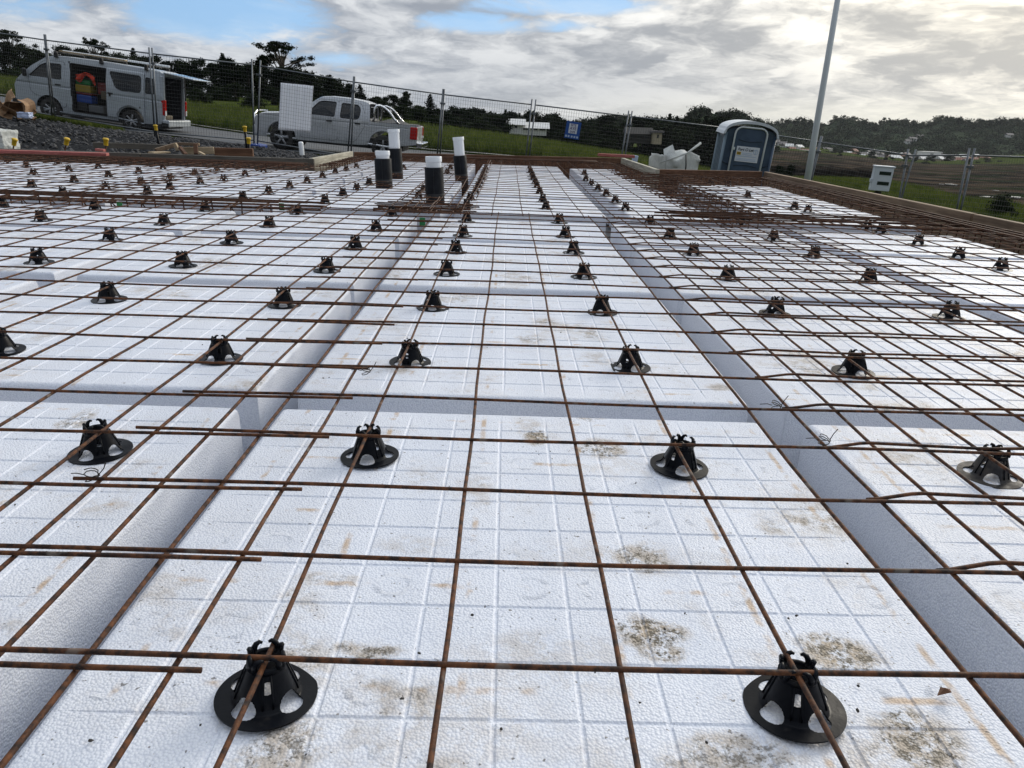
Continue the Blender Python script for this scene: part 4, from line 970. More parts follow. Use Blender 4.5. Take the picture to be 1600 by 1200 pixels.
mesh_obj('window', [(3.5, -(VX.ys(3.5, 1.45)+.045), 1.45)]+[(x, -(VX.ys(x, z)+.045), z) for x, z in w_s], [(0, i+1, (i+1) % len(w_s)+1) for i in range(len(w_s))], 'car_glass', sd)
MB().tube([(x, -(VX.ys(x, z)+.057), z) for x, z in w_s+[w_s[0]]], .011, 5, caps=False).out('window_seal', 'black_trim', sd)
MB().box((2.97, -.93, 1.06), (3.13, -.885, 1.10), bev=.01).out('handle', 'black_trim', sd); MB().box((3.00, -.92, .98), (3.05, -.885, 1.10), bev=.01).out('lock', 'black_trim', sd)
MB().box((3.95, -.905, .74), (3.98, -.893, .80), bev=.004).out('catch', 'black_trim', sd)
MB().box((1.30, -.865, 1.08), (1.48, -.825, 1.125), bev=.01).out('door_handle', 'black_trim', van)
VX.topskin(van, 'van_paint', 1.0, 4.70); 
ws = VX.topskin(van, 'car_glass', .20, .99, 'windscreen', .05, 14)
VX.topskin(van, 'van_paint', 0.0, .199, 'bonnet', .03, 8)
# nose
V = []; Fc = []; m = 12
for i, z in enumerate((.42, .55, .7, .85, .95)):
    hw = VX.ys(0, z)
    for j in range(m+1): v = j/m*2-1; V.append((-.06*(1-v**4)*(1 if z < .8 else .7), v*hw, z))
for i in range(4):
    for j in range(m): q = i*(m+1)+j; Fc.append((q, q+1, q+m+2, q+m+1))
mesh_obj('nose_panel', V, Fc, 'van_paint', van, True)
MB().box((-.14, -.80, .28), (.12, .80, .56), bev=.06).out('front_bumper', 'black_trim', van)
for sgn in (-1, 1):
    MB().box((-.05, .55*sgn-.21, .78), (.17, .55*sgn+.21, .98), bev=.05).out('headlight', 'clear_lens', van)
    MB().box((.36, sgn*.93-.05, 1.22), (.46, sgn*.93+.07, 1.46), bev=.03).out('door_mirror', 'black_trim', van)
    for x, in ((1.07,), (3.64,)): wheel(van, x, sgn*.74, .33, .20, 6, sgn)
MB().box((.9, -.8, .20), (4.6, .8, .34)).out('floor_pan', 'van_interior', van)
MB().box((1.72, -.76, .34), (1.76, .76, 1.85)).out('bulkhead', 'van_interior', van)
MB().box((.5, -.62, .4), (1.3, .62, 1.05), bev=.1).out('front_seats', 'van_interior', van)
MB().box((1.8, .70, .36), (4.6, .715, 1.75)).out('lining', 'van_interior', van)
# rear frame around the open tail
fr = MB(); fr.box((4.60, -.82, .36), (4.70, -.70, 1.80), bev=.02); fr.box((4.60, .70, .36), (4.70, .82, 1.80), bev=.02); fr.box((4.58, -.74, 1.80), (4.70, .74, 1.90), bev=.02); fr.box((4.60, -.80, .36), (4.70, .80, .48), bev=.01)
fr.out('rear_frame', 'van_paint', van)
MB().box((4.62, -.84, .28), (4.86, .84, .50), bev=.04).out('rear_bumper', 'van_paint', van); MB().box((4.60, -.845, .26), (4.84, -.60, .42), bev=.03).out('bumper_corner', 'black_trim', van)
for sgn in (-1, 1):
    tl = MB().box((4.60, sgn*.775-.05, .62), (4.735, sgn*.775+.06, 1.10), bev=.02).out('tail_light', 'red_lens', van)
    MB().box((4.62, sgn*.775-.045, .62), (4.742, sgn*.775+.05, .78), bev=.015).out('indicator', 'clear_lens', tl)
# raised tailgate
tg = MB(); tg.box((0, -.74, -.03), (.95, .74, .0), bev=.012); tgo = tg.out('tailgate', 'van_paint', van); tgo.location = (4.66, 0, 1.93); tgo.rotation_euler = (0, .09, 0)
MB().box((.14, -.60, -.036), (.62, .60, .006), bev=.01).out('window', 'car_glass', tgo); MB().box((.70, -.3, -.05), (.80, .3, -.03), bev=.01).out('handle', 'black_trim', tgo)
for sgn in (-1, 1): MB().tube([(4.66, sgn*.70, 1.5), (5.25, sgn*.70, 1.86)], .010, 6).out('gas_strut', 'black_trim', van)
MB().tube([(4.70, .76, .5), (4.72, .77, 1.2), (4.70, .74, 1.85)], .02, 6).out('door_seal', 'black_trim', van)
# roof rack
for x in (1.35, 2.75, 4.15):
    rb = MB().box((x-.025, -.80, 2.05), (x+.025, .80, 2.085), bev=.006).out('rack_bar', 'black_trim', van)
    for sgn in (-1, 1): MB().box((x-.055, sgn*.76-.04, 1.90), (x+.055, sgn*.76+.04, 2.06), bev=.015).out('rack_foot', 'black_trim', rb)
MB().box((1.35, -.58, 2.09), (3.4, -.40, 2.13), bev=.008).out('roof_plank', 'pale_timber_x', van); MB().tube([(1.2, -.1, 2.12), (4.6, -.1, 2.12)], .03, 8).out('roof_pipe', 'white_pvc', van)
# load seen through the side door
def load(name, a, b, m, label, cat): o = MB().box(a, b, bev=.03).out(name, m); o.parent = None; o.matrix_world = Matrix.Translation(van.location)@RY(va); return tag(o, label, cat, 'tools and boxes inside the van')
load('tool_box', (1.86, -.70, .66), (2.34, -.30, .90), 'blue_plastic', 'blue box at the bottom of the stack inside the van door', 'box')
load('tool_box', (1.85, -.70, .905), (2.34, -.30, .97), 'red_plastic', 'flat red box between the blue and yellow boxes inside the van', 'box')
load('tool_box', (1.84, -.71, .975), (2.33, -.30, 1.20), 'shaded_yellow_plastic', 'yellow box in the middle of the stack inside the van door', 'box')
load('tool_box', (1.84, -.66, 1.205), (2.30, -.30, 1.36), 'green_plastic', 'dark green box behind the orange vest inside the van', 'box')
load('tool_box', (2.50, -.62, .98), (2.80, -.22, 1.34), 'red_plastic', 'dark red can on the right inside the van door', 'can')
load('tool_box', (2.64, -.70, .84), (2.88, -.30, 1.10), 'tan_plastic', 'tan bag below the red can inside the van door', 'bag')
load('tool_box', (2.22, -.70, .40), (2.70, -.32, .62), 'grey_plastic', 'grey crate on the floor inside the van door', 'crate')
load('tool_box', (1.84, -.68, .40), (2.18, -.32, .64), 'black_trim', 'black case on the floor at the left inside the van door', 'case')
load('tool_box', (4.20, -.5, .49), (4.62, .0, .62), 'tan_plastic', 'brown box at the open rear of the van', 'box')
V = []; Fc = []; n = 12
for i in range(n+1):
    for j in range(n+1): u, v = i/n, j/n; V.append((1.90+.60*u, -.735+.03*math.sin(u*9+v*7), 1.46+.10*math.sin(u*3.0)-.26*v*(.6+.4*math.sin(u*8))+.02*math.sin(v*9)))
for i in range(n):
    for j in range(n): q = i*(n+1)+j; Fc.append((q, q+1, q+n+2, q+n+1))
vest = mesh_obj('safety_vest', V, Fc, 'orange_fabric', smooth=True); vest.matrix_world = Matrix.Translation(van.location)@RY(va); md = vest.modifiers.new('thickness', 'SOLIDIFY'); md.thickness = .02
tag(vest, 'crumpled orange safety vest hanging inside the open van door', 'vest')

# ---- ute: local x 0 nose .. 5.2 tail
def ute_w(x, z):
    wv = .885-.05*max(0, .8-x)**2*1.6
    if z > 1.12: wv -= .20*((z-1.12)/.6)**1.2
    wv -= .03*max(0, (.6-z)/.3)**2
    if 1.00 < z < 1.03: wv -= .006
    return wv
TU = [(0, .78), (.04, .95), (.12, 1.02), (.35, 1.08), (.9, 1.12), (1.25, 1.15), (1.40, 1.20), (1.90, 1.60), (2.10, 1.71), (2.4, 1.745), (3.0, 1.74), (3.40, 1.70), (3.56, 1.66), (3.62, 1.60), (3.645, 1.13), (3.68, 1.12), (5.10, 1.12), (5.15, 1.10)]
TC = Car(5.15, TU, [(0, .45), (.1, .38), (.5, .36), (1.4, .36), (3.2, .38), (4.6, .46), (5.15, .55)], ute_w)
ua = .060; ux0 = float(at(439, 218, 23.5)[0])-.85
ute = thing('parked_ute', (ux0, 23.5+.885, -.60+.05), 'silver double cab ute with chrome sports bar, parked behind the fence', 'ute'); ute.rotation_euler = (0, ua, 0)
u_f = rpoly([(1.66, 1.18), (2.02, 1.56), (2.16, 1.60), (2.56, 1.60), (2.52, 1.16)], .05); u_r = rpoly([(2.70, 1.15), (2.74, 1.59), (3.26, 1.57), (3.34, 1.44), (3.30, 1.20), (3.22, 1.14)], .06)
fd = rpoly([(1.50, 1.14), (2.02, 1.64), (2.62, 1.66), (2.62, .50), (2.52, .44), (1.46, .46), (1.42, 1.0)], .05); rd_ = rpoly([(2.64, 1.66), (3.34, 1.63), (3.46, 1.40), (3.48, .95), (3.22, .52), (3.12, .46), (2.64, .46)], .05)
af = circle(.85, .40, .47); ar = circle(4.08, .42, .47)
for sgn in (-1, 1):
    TC.side(sgn, [u_f, u_r, af, ar], ute, [('front_door', fd), ('rear_door', rd_)], 'ute_paint')
    for w_ in (u_f, u_r): TC.pane(sgn, w_, ute); TC.trim(sgn, w_, ute)
    TC.trim(sgn, fd, ute, .005, name='door_seam', off=.001); TC.trim(sgn, rd_, ute, .005, name='door_seam', off=.001)
    for x in (2.36, 3.26): MB().box((x-.09, sgn*.90-.025, 1.00), (x+.09, sgn*.90+.025, 1.045), bev=.012).out('door_handle', 'black_trim', ute)
    for c_ in (.85, 4.08): TC.trim(sgn, circle(c_, .41, .475, -.05, math.pi+.05, 24), ute, .03, 'ute_paint', 'wheel_flare', .012); wheel(ute, c_, sgn*.79, .375, .25, 5, sgn)
    MB().box((1.70, sgn*1.0-.10, 1.16), (1.82, sgn*1.0+.10, 1.34), bev=.04).out('door_mirror', 'ute_paint', ute)
    MB().box((.0, sgn*.66-.16, .82), (.34, sgn*.66+.19, 1.0), bev=.06).out('headlight', 'clear_lens', ute)
    tl = MB().box((4.93, sgn*.84-.07, .70), (5.16, sgn*.84+.075, 1.08), bev=.03).out('tail_light', 'red_lens', ute); MB().box((5.08, sgn*.80-.05, .72), (5.175, sgn*.80+.05, .80), bev=.02).out('reversing_light', 'clear_lens', tl)
    MB().tube([(1.3, sgn*.80, .40), (3.5, sgn*.80, .42)], .03, 8).out('side_step', 'black_trim', ute)
    # chrome sports bar
    MB().tube([(3.74, sgn*.70, 1.12), (3.74, sgn*.66, 1.50), (3.80, sgn*.62, 1.60), (3.92, sgn*.60, 1.615)]+[(3.92+.12*k, sgn*(.60+.02*k), 1.61-.012*k-.020*k*k) for k in range(1, 5)]+[(4.56, sgn*.71, 1.12)], .036, 10).out('sports_bar', 'chrome', ute, True)
MB().tube([(3.80, -.62, 1.60), (3.80, 0, 1.63), (3.80, .62, 1.60)], .036, 10).out('sports_bar', 'chrome', ute, True)
MB().tube([(3.70, -.72, 1.14), (3.70, .72, 1.14)], .02, 6).out('headboard_rail', 'black_trim', ute)
TC.topskin(ute, 'ute_paint', 2.10, 3.60, 'roof', .03); TC.topskin(ute, 'car_glass', 1.42, 2.09, 'windscreen', .05, 12); TC.topskin(ute, 'ute_paint', .05, 1.41, 'bonnet', .05, 24)
MB().box((3.55, -.60, 1.20), (3.63, .60, 1.56), bev=.02).out('rear_window', 'car_glass', ute); MB().box((3.58, -.80, .60), (3.635, .80, 1.20), bev=.01).out('cab_back', 'ute_paint', ute)
V = []; Fc = []; n = 14
for i in range(n+1):
    for j in range(n+1):
        u, v = i/n, j/n; x = 3.70+1.42*u; y = -.80+1.6*v; V.append((x, y, 1.135+.13*math.exp(-((u-.42)/.22)**2)*math.exp(-((v-.55)/.3)**2)+.01*math.sin(u*14+v*9)))
for i in range(n):
    for j in range(n): q = i*(n+1)+j; Fc.append((q, q+n+1, q+n+2, q+1))
mesh_obj('tonneau_cover', V, Fc, 'black_trim', ute, True)
MB().box((3.66, -.86, .50), (5.10, .86, .60)).out('tray_floor', 'black_trim', ute); MB().box((5.08, -.80, .56), (5.14, .80, 1.10), bev=.02).out('tailgate', 'ute_paint', ute)
MB().box((5.14, -.82, .46), (5.34, .82, .62), bev=.03).out('rear_bumper', 'chrome', ute); MB().box((-.10, -.84, .36), (.20, .84, .72), bev=.08).out('front_bumper', 'ute_paint', ute); MB().box((-.07, -.45, .70), (.06, .45, .96), bev=.03).out('grille', 'black_trim', ute)
MB().tube([(-.02, -.80, .60), (-.05, -.70, 1.0), (-.02, -.5, 1.12), (-.02, .5, 1.12), (-.05, .70, 1.0), (-.02, .80, .6)], .028, 8).out('bull_bar', 'chrome', ute, True)
MB().box((.6, -.7, .30), (4.7, .7, .50)).out('chassis', 'black_trim', ute); MB().box((1.9, -.62, .6), (3.3, .62, 1.12), bev=.08).out('seats', 'van_interior', ute)

# ------------------------------------------------------------------ toilet
tc = at(1174, 268, 16.2); TZ = -1.56
to = thing('portable_toilet', (5.30, 16.5, TZ), 'dark blue portable toilet with pale domed roof and white door sign', 'toilet'); to.rotation_euler = (.03, .065, -.13)
W2, D2, HB = .53, .55, 2.02
def arch(wd, hb, rise, n=14): return [(-wd, 0), (wd, 0)]+[(wd*math.cos(math.pi*k/n), hb+rise*math.sin(math.pi*k/n)) for k in range(0, n+1)]
MB().extrude(arch(W2, HB, .15), -D2+.02, D2-.02).out('cabin', 'toilet_blue', to)
for sx in (-1, 1):
    for sy in (-1, 1): MB().tube([(sx*W2, sy*(D2-.03), 0), (sx*W2, sy*(D2-.03), HB)], .035, 10).out('corner_post', 'toilet_grey' if sx < 0 else 'toilet_blue', to, True)
for k in range(5): MB().box((-W2-.012, -D2+.12+k*.2, .15), (-W2-.001, -D2+.2+k*.2, HB-.1), bev=.004).out('side_rib', 'toilet_grey', to)
rp = [(-.60, HB-.04), (-.585, HB+.02)]+[(-.56*math.cos(math.pi*k/14), HB+.06+.21*math.sin(math.pi*k/14)) for k in range(0, 15)]+[(.585, HB+.02), (.60, HB-.04), (.55, HB-.03)]+[(.54*math.cos(math.pi*k/14), HB+.02+.19*math.sin(math.pi*k/14)) for k in range(0, 15)]+[(-.55, HB-.03)]
MB().extrude(rp, -D2-.06, D2+.06).out('roof', 'toilet_roof', to)
DZ = .28
dr = MB(); dp = [(-.33, .08), (.33, .08)]+[(.33 if k < 0 else .33-.14+.14*math.cos(math.pi/2*k/5), HB-.02+.14*math.sin(math.pi/2*k/5)) for k in range(0, 6)]+[(-.33+.14-.14*math.sin(math.pi/2*k/5), HB-.02+.14*math.cos(math.pi/2*k/5)) for k in range(0, 6)]
dr.extrude(dp, -D2-.035, -D2+.02); dro = dr.out('door', 'toilet_blue', to)
MB().tube([(x*1.03, -D2-.04, z+.012) for x, z in [(.33, .08)]+dp[2:]+[(-.33, .08)]], .020, 8).out('door_trim', 'toilet_trim', dro, True)
for z, s_ in ((1.90, -1), (1.34, 1), (1.18, 1), (.98, 1), (.62, 1)):
    MB().tube([(x, -D2-.037, z+s_*.035*(1-(x/.25)**2)) for x in np.linspace(-.25, .25, 9)], .010, 6).out('groove', 'toilet_groove', dro, True)
for sx in (-1, 1):
    for z in (1.35, .7): MB().tube([(sx*.37, -D2+.015, z), (sx*.50, -D2+.015, z+.06)], .012, 6).out('groove', 'toilet_groove', to, True)
for z in (1.70, 1.12): MB().box((-.33, -D2-.062, z-.03), (-.29, -D2-.036, z+.03), bev=.005).out('hinge', 'toilet_trim', dro)
MB().box((.27, -D2-.06, 1.0), (.32, -D2-.036, 1.1), bev=.005).out('latch', 'toilet_trim', dro)
sgn_ = MB().box((-.25, -D2-.042, 1.16+DZ), (.245, -D2-.036, 1.48+DZ), bev=.001).out('door_sign', 'sign_white', dro)
text_obj('lettering', 'Port O Let', .082, 'sign_ink', dro, (-.055, -D2-.044, 1.415+DZ), bold=.0016, shear=.25, sx=.92)
MB().box((-.232, -D2-.046, 1.30+DZ), (-.14, -D2-.043, 1.365+DZ)).out('yellow_mark', 'yellow_plastic', dro); text_obj('lettering', 'HIRE', .034, 'sign_ink', dro, (-.186, -D2-.048, 1.333+DZ), bold=.001)
for k, z in enumerate(q_+DZ for q_ in (1.345, 1.315, 1.28, 1.225, 1.195)): MB().box((-.12 if k < 2 else -.23, -D2-.045, z-.006), (.10 if k < 2 else .20, -D2-.043, z+.004)).out('print_line', 'sign_pale', dro)
MB().lathe([(.040, 0), (.052, 0), (.052, .002), (.040, .002)], 20, T3(.17, -D2-.043, 1.385+DZ)@RX(R(90)), closed=True).out('emblem', 'sign_pale', dro); MB().box((.163, -D2-.046, 1.35+DZ), (.177, -D2-.044, 1.42+DZ)).out('emblem', 'sign_pale', dro)
MB().box((-.58, -.6, -.12), (.58, .6, .0), bev=.02).out('skid_base', 'black_trim', to)

# ------------------------------------------------------------------ lamp post, meter box, bulk bag, bits
lp0 = at(1259, 281, 14.0); lp1 = at(1300, 0, 14.0)
lz = g1(lp0[0], 14.0); lp = thing('lamp_post', (lp0[0]+.03, 14.0, lz), 'tall pale grey lamp post rising out of the picture right of the toilet', 'lamp post')
MB().tube([(0, 0, -.1), (0, 0, 1.6), (-.02, 0, 8.0)], [.072, .060, .04], 14).out('column', 'lamp_post', lp, True); MB().box((-.08, -.08, -.05), (.08, .08, .06), bev=.01).out('base_plate', 'galvanised', lp)
MB().tube([(-.02, 0, 7.9), (-.3, 0, 8.25), (-.9, 0, 8.4)], .03, 8).out('arm', 'lamp_post', lp, True); MB().box((-1.4, -.13, 8.33), (-.85, .13, 8.44), bev=.03).out('lamp_head', 'galvanised', lp)
mc_ = at(1374, 299, 10.3); mz = mc_[2]
mb_ = thing('meter_box', (mc_[0], 10.3, mz), 'grey electricity meter box with two dark windows standing in the grass', 'meter box'); mb_.rotation_euler = (0, .03, -.28)
MB().box((-.13, 0, 0), (.13, .17, .35), bev=.012).out('case', 'meter_grey', mb_); MB().box((-.125, -.022, .008), (.125, -.002, .342), bev=.006).out('door', 'meter_grey', mb_)
MB().box((-.14, -.03, .342), (.14, .18, .362), bev=.006).out('lid', 'meter_grey', mb_)
for z in (.235, .092): MB().box((-.062, -.026, z), (.098, -.021, z+.05), bev=.002).out('window', 'meter_window', mb_)
MB().box((-.155, .02, .12), (-.13, .09, .17), bev=.006).out('socket', 'meter_grey', mb_); MB().tube([(0, .08, -.6), (0, .08, 0)], .05, 8).out('pedestal', 'black_trim', mb_)
# bulk bag: crumpled sack
def sack(name, pts_base, label, cat, m, fold=0.0, seed=0, loc=(0, 0, 0), sc=(1, 1, 1), rz=0):
    bm = bmesh.new(); bmesh.ops.create_cube(bm, size=1); bmesh.ops.subdivide_edges(bm, edges=bm.edges[:], cuts=14, use_grid_fill=True)
    for v in bm.verts:
        p = v.co.copy(); q = p*3+Vector((seed, 0, 0)); d = mnoise.noise(q)*.10+mnoise.noise(q*2.7)*.05
        rr = max(abs(p.x), abs(p.y)); v.co = p+p.normalized()*d
        if pts_base: v.co.z += pts_base(p)
        v.co = Vector((v.co.x*sc[0], v.co.y*sc[1], v.co.z*sc[2]))
    me = bpy.data.meshes.new(name); bm.to_mesh(me); bm.free(); me.materials.append(MATS[m]); me.polygons.foreach_set('use_smooth', [True]*len(me.polygons))
    o = bpy.data.objects.new(name, me); COL.objects.link(o); o.location = loc; o.rotation_euler = (0, 0, rz); return o
bb = at(1053, 260, 11.6)
bag = thing('bulk_bag', (bb[0], 11.6, -.42), 'crumpled white bulk bag slumped behind the corner board', 'bag')
o = sack('sack', lambda p: (.30*max(0, p.x+.1) if p.z > .2 else 0)+(.1*math.sin(p.x*9) if p.z > .3 else 0), '', '', 'bag_fabric', seed=3, sc=(.60, .50, .50), loc=(0, 0, .25), rz=.3); o.parent = bag
f = MB().add([(-.22, -.2, .50), (-.02, -.22, .52), (-.08, -.1, .70), (-.20, 0, .62), (.02, .05, .55)], [(0, 1, 2), (0, 2, 3), (2, 1, 4), (2, 4, 3)]).out('flap', 'bag_fabric', bag); f.modifiers.new('thickness', 'SOLIDIFY').thickness = .012
MB().tube([(-.30, -.31, .42), (-.1, -.33, .50), (.12, -.30, .58), (.34, -.22, .74)], [.010, .014, .014, .02], 8).out('hem', 'bag_fabric', bag, True); MB().tube([(.10, -.325, .56), (.115, -.34, .40), (.12, -.335, .2)], .012, 6).out('strap', 'black_trim', bag, True)
ob = at(990, 252, 12.2); o = MB().box((-.03, -.03, -.3), (.06, .05, .1), RY(.15), bev=.01).out('plastic_tub', 'sign_pale'); o.location = ob; tag(o, 'pale blue plastic tub half hidden behind the far right corner board', 'tub')
ws_ = sack('white_sack', None, '', '', 'bag_fabric', seed=9, sc=(.5, .35, .30), loc=tuple(at(-12, 221, 9.4))); tag(ws_, 'white sack at the left edge behind the pink timber', 'sack')
# cardboard pile
cb = at(33, 192, 18.8); gzc = g1(cb[0], 18.8)
for k, (dx, dy, dz, a, b_, c_, s_, lb) in enumerate([(-.25, 0, .32, .5, -.6, .2, (.42, .30), 'torn cardboard sheet leaning up on top of the pile'), (-.05, .1, .18, -.4, .5, 1.0, (.5, .36), 'folded brown cardboard sheet in the middle of the pile'), (.22, 0, .22, .3, 1.1, .3, (.30, .40), 'dark curled cardboard sheet at the right of the pile'), (-.45, -.1, .08, .1, .1, .2, (.46, .22), 'flat pale cardboard sheet at the bottom left of the pile'), (.35, -.15, .10, -.2, .75, .1, (.30, .12), 'narrow reddish strip of cardboard sliding off the pile'), (-.3, .15, .14, .9, .2, 2, (.5, .4), 'bent cardboard box side at the back of the pile')]):
    n = 6; V = []; Fc = []
    for i in range(n+1):
        for j in range(n+1): u, v = i/n-.5, j/n-.5; V.append((u*s_[0]*1.3, v*s_[1]*1.3, .09*math.sin(u*4+k)+.05*math.sin(v*5+k*2)))
    for i in range(n):
        for j in range(n): q = i*(n+1)+j; Fc.append((q, q+n+1, q+n+2, q+1))
    o = mesh_obj('cardboard_sheet', V, Fc, 'cardboard'); o.location = (cb[0]+dx, 18.8+dy, gzc+dz+.12); o.rotation_euler = (a, b_, c_); o.modifiers.new('thickness', 'SOLIDIFY').thickness = .012; tag(o, lb, 'cardboard', 'cardboard waste pile by the fence')
o = sack('plastic_bag', None, '', '', 'blue_paper', seed=5, sc=(.28, .2, .14), loc=(cb[0]+.3, 18.55, gzc+.14)); tag(o, 'pale blue plastic bag at the foot of the cardboard pile', 'bag')

for k, (px, py, Y, L_, W_, H_) in enumerate([(1268, 281, 165, 16, 10, 7.5), (1320, 280, 172, 17, 10, 8.0), (1222, 283, 160, 11, 8, 5.0), (1372, 290, 150, 12, 6, 4.0), (1480, 305, 90, 12, 5, 2.6)]):
    p = at(px, py, Y); o = sack('earth_bank', None, '', '', 'dark_earth', seed=20+k, sc=(L_, W_, H_), loc=(p[0], p[1], g1(p[0], p[1])+H_*.15), rz=.2); tag(o, 'dark earth bank in the works below the slope, ' + ['just right of the lamp post', 'left of the meter box', 'behind the lamp post foot', 'behind the meter box', 'low and far right'][k], 'earth bank')
# stones on the gravel
N = 9000; x = rng.uniform(-16, -1.2, N); y = rng.uniform(8.6, 22, N); keep = (rng.random(N) < 1.0) & ~((x > -2.35) & (y < 11.6)); x, y = x[keep], y[keep]; z = gz(x, y)
tag(scatter('gravel', np.stack([x, y, z+.01], -1), rng.uniform(.012, .05, len(x)), 'stone'), 'loose dark gravel covering the ground left of the slab', 'gravel')

# ------------------------------------------------------------------ grass
def grass(name, label, x, y, h0, h1, wd, lean=.45):
    N = len(x); z = gz(x, y); h = rng.uniform(h0, h1, N); a = rng.uniform(0, 2*math.pi, N); la = rng.uniform(0, 2*math.pi, N); l = rng.uniform(.05, lean, N)*h
    dx, dy = np.cos(a)*wd, np.sin(a)*wd; lx, ly = np.cos(la)*l, np.sin(la)*l
    b0 = np.stack([x-dx, y-dy, z-.02], -1); b1 = np.stack([x+dx, y+dy, z-.02], -1)
    m0 = np.stack([x-dx*.8+lx*.35, y-dy*.8+ly*.35, z+h*.6], -1); m1 = np.stack([x+dx*.8+lx*.35, y+dy*.8+ly*.35, z+h*.6], -1); t = np.stack([x+lx, y+ly, z+h], -1)
    V = np.stack([b0, b1, m1, m0, t], 1).reshape(-1, 3); k = np.arange(N)*5
    F3 = np.concatenate([np.stack([k, k+1, k+2], -1), np.stack([k, k+2, k+3], -1), np.stack([k+3, k+2, k+4], -1)])
    o = np_mesh(name, V, F3, 'grass_blade', k=3); o['kind'] = 'stuff'; o['label'] = label; o['category'] = 'grass'; return o
def clump(x, y, s): return 1+.5*np.sin(x*s+1.3*np.sin(y*s*.8))*np.cos(y*s*1.1+x*.7*s)
def rnd(N, x0, x1, y0, y1): return rng.uniform(x0, x1, N), rng.uniform(y0, y1, N)
x, y = rnd(120000, -34, 10, 28.9, 40); g_ = grass('tall_grass', 'tall rank green grass on the bank beyond the road', x, y, .18, .60, .018)
x, y = rnd(90000, 1.4, 14, 20.8, 29); grass('tall_grass', 'tall green grass behind the fence right of the ute', x, y, .12, .46, .014)
x, y = rnd(60000, -2.6, 6, 11.6, 20.8); k = ~((x < -.5) & (y < 14)); grass('tall_grass', 'green grass between the far board and the fence', x[k], y[k], .08, .26, .010)
x, y = rnd(30000, 3.66, 6.5, 3.0, 17.5); grass('short_grass', 'bright green grass beside the right formwork board', x, y, .05, .16, .006)
x, y = rnd(150000, 8.5, 21.5, 14, 40); grass('tall_grass', 'bright green grass on the ground beyond the right fence', x, y, .14, .44, .018)
x, y = rnd(30000, -16.5, -11.6, 20.3, 22.4); grass('short_grass', 'patchy green grass under the van side of the fence', x, y, .05, .18, .010)
x, y = rnd(9000, -24, -14, 17, 22.4); grass('short_grass', 'green grass behind the cardboard pile', x, y, .08, .3, .014)

# ------------------------------------------------------------------ trees
def leaf_cloud(lobes, N, size, flat=.6):
    """lobes: (cx,cy,cz,rx,ry,rz,weight) -> quads spread through the volume, denser near the surface"""
    wts = np.array([l[6] for l in lobes], float); wts /= wts.sum(); ch = rng.choice(len(lobes), N, p=wts); L = np.array([l[:6] for l in lobes])[ch]
    d = rng.standard_normal((N, 3)); d /= np.linalg.norm(d, axis=1)[:, None]; r = rng.random(N)**.38
    jag = 1+.22*np.sin(d[:, 0]*7+L[:, 0]*3)*np.sin(d[:, 1]*6+L[:, 2])+.15*rng.standard_normal(N)
    c = L[:, :3]+d*L[:, 3:6]*(r*jag)[:, None]
    s = size*rng.uniform(.5, 1.3, N); nn = d+.9*rng.standard_normal((N, 3)); nn /= np.linalg.norm(nn, axis=1)[:, None]
    a = np.cross(nn, rng.standard_normal((N, 3))); a /= np.linalg.norm(a, axis=1)[:, None]; b = np.cross(nn, a)*flat
    V = np.stack([c-a*s[:, None], c-b*s[:, None], c+a*s[:, None], c+b*s[:, None]], 1).reshape(-1, 3); k = np.arange(N)*4
    return V, np.stack([k, k+1, k+2, k+3], -1)
def trunk_mb(H, r, limbs):
    mb = MB(); mb.tube([(0, 0, -.3), (.01*H, 0, H*.3), (-.01*H, .01*H, H*.6), (0, 0, H*.88)], [r, r*.8, r*.5, r*.15], 7)
    for (z, ax, ay, az, rr) in limbs: mb.tube([(0, 0, z), (ax*.5, ay*.5, z+(az-z)*.6), (ax, ay, az)], [rr, rr*.7, rr*.25], 5)
    return mb
KIND = {}
def make_kind(key, lobes, N, size, H, r, limbs, m):
    V, Fq = leaf_cloud(lobes, N, size); o = np_mesh('crown', V, Fq, m); cme = o.data; bpy.data.objects.remove(o)
    t = trunk_mb(H, r, limbs); tme = bpy.data.meshes.new('trunk'); tme.from_pydata(t.v, [], t.f); tme.materials.append(MATS['bark']); KIND[key] = (cme, tme)
def rl(n, R0, z0, z1, rs, seed):
    q = random.Random(seed); out = []
    for _ in range(n):
        a = q.uniform(0, 6.28); z = q.uniform(z0, z1); f = math.sin(math.pi*min(1, max(0, (z-z0+.5)/(z1-z0+1))))**.5; rr = R0*q.uniform(.2, .9)*f
        s = q.uniform(.6, 1.2)*rs; out.append((rr*math.cos(a), rr*math.sin(a), z, s, s, s*.8, s))
    return out
# unit heights = 10
make_kind('round0', rl(16, 2.6, 2.5, 8.6, 1.5, 1), 5200, .20, 9, .28, [(3, 1.5, .5, 6, .1), (4, -1.6, .4, 7, .1), (4.5, .3, 1.4, 7.5, .08)], 'leaf_dark')
make_kind('round1', rl(13, 3.0, 2.0, 8.0, 1.7, 2), 5200, .22, 9, .28, [(3, 1.9, .5, 6, .1), (4, -1.6, -.6, 6, .1)], 'leaf_mid')
make_kind('round2', rl(20, 2.2, 1.5, 9.2, 1.15, 5), 4800, .19, 9, .25, [(3, 1.5, .5, 6, .1), (5, -1.3, .4, 8, .08)], 'leaf_dark')
make_kind('conifer', [(random.Random(k).uniform(-.3, .3)*(9.5-z)/4, random.Random(k+50).uniform(-.3, .3)*(9.5-z)/4, z, (9.9-z)*.26+.12, (9.9-z)*.26+.12, .55, (9.9-z)+.6) for k, z in enumerate(np.linspace(1.0, 9.5, 16))], 4600, .17, 9.6, .22, [], 'leaf_dark')
umb = []; uq = random.Random(12); ul = []
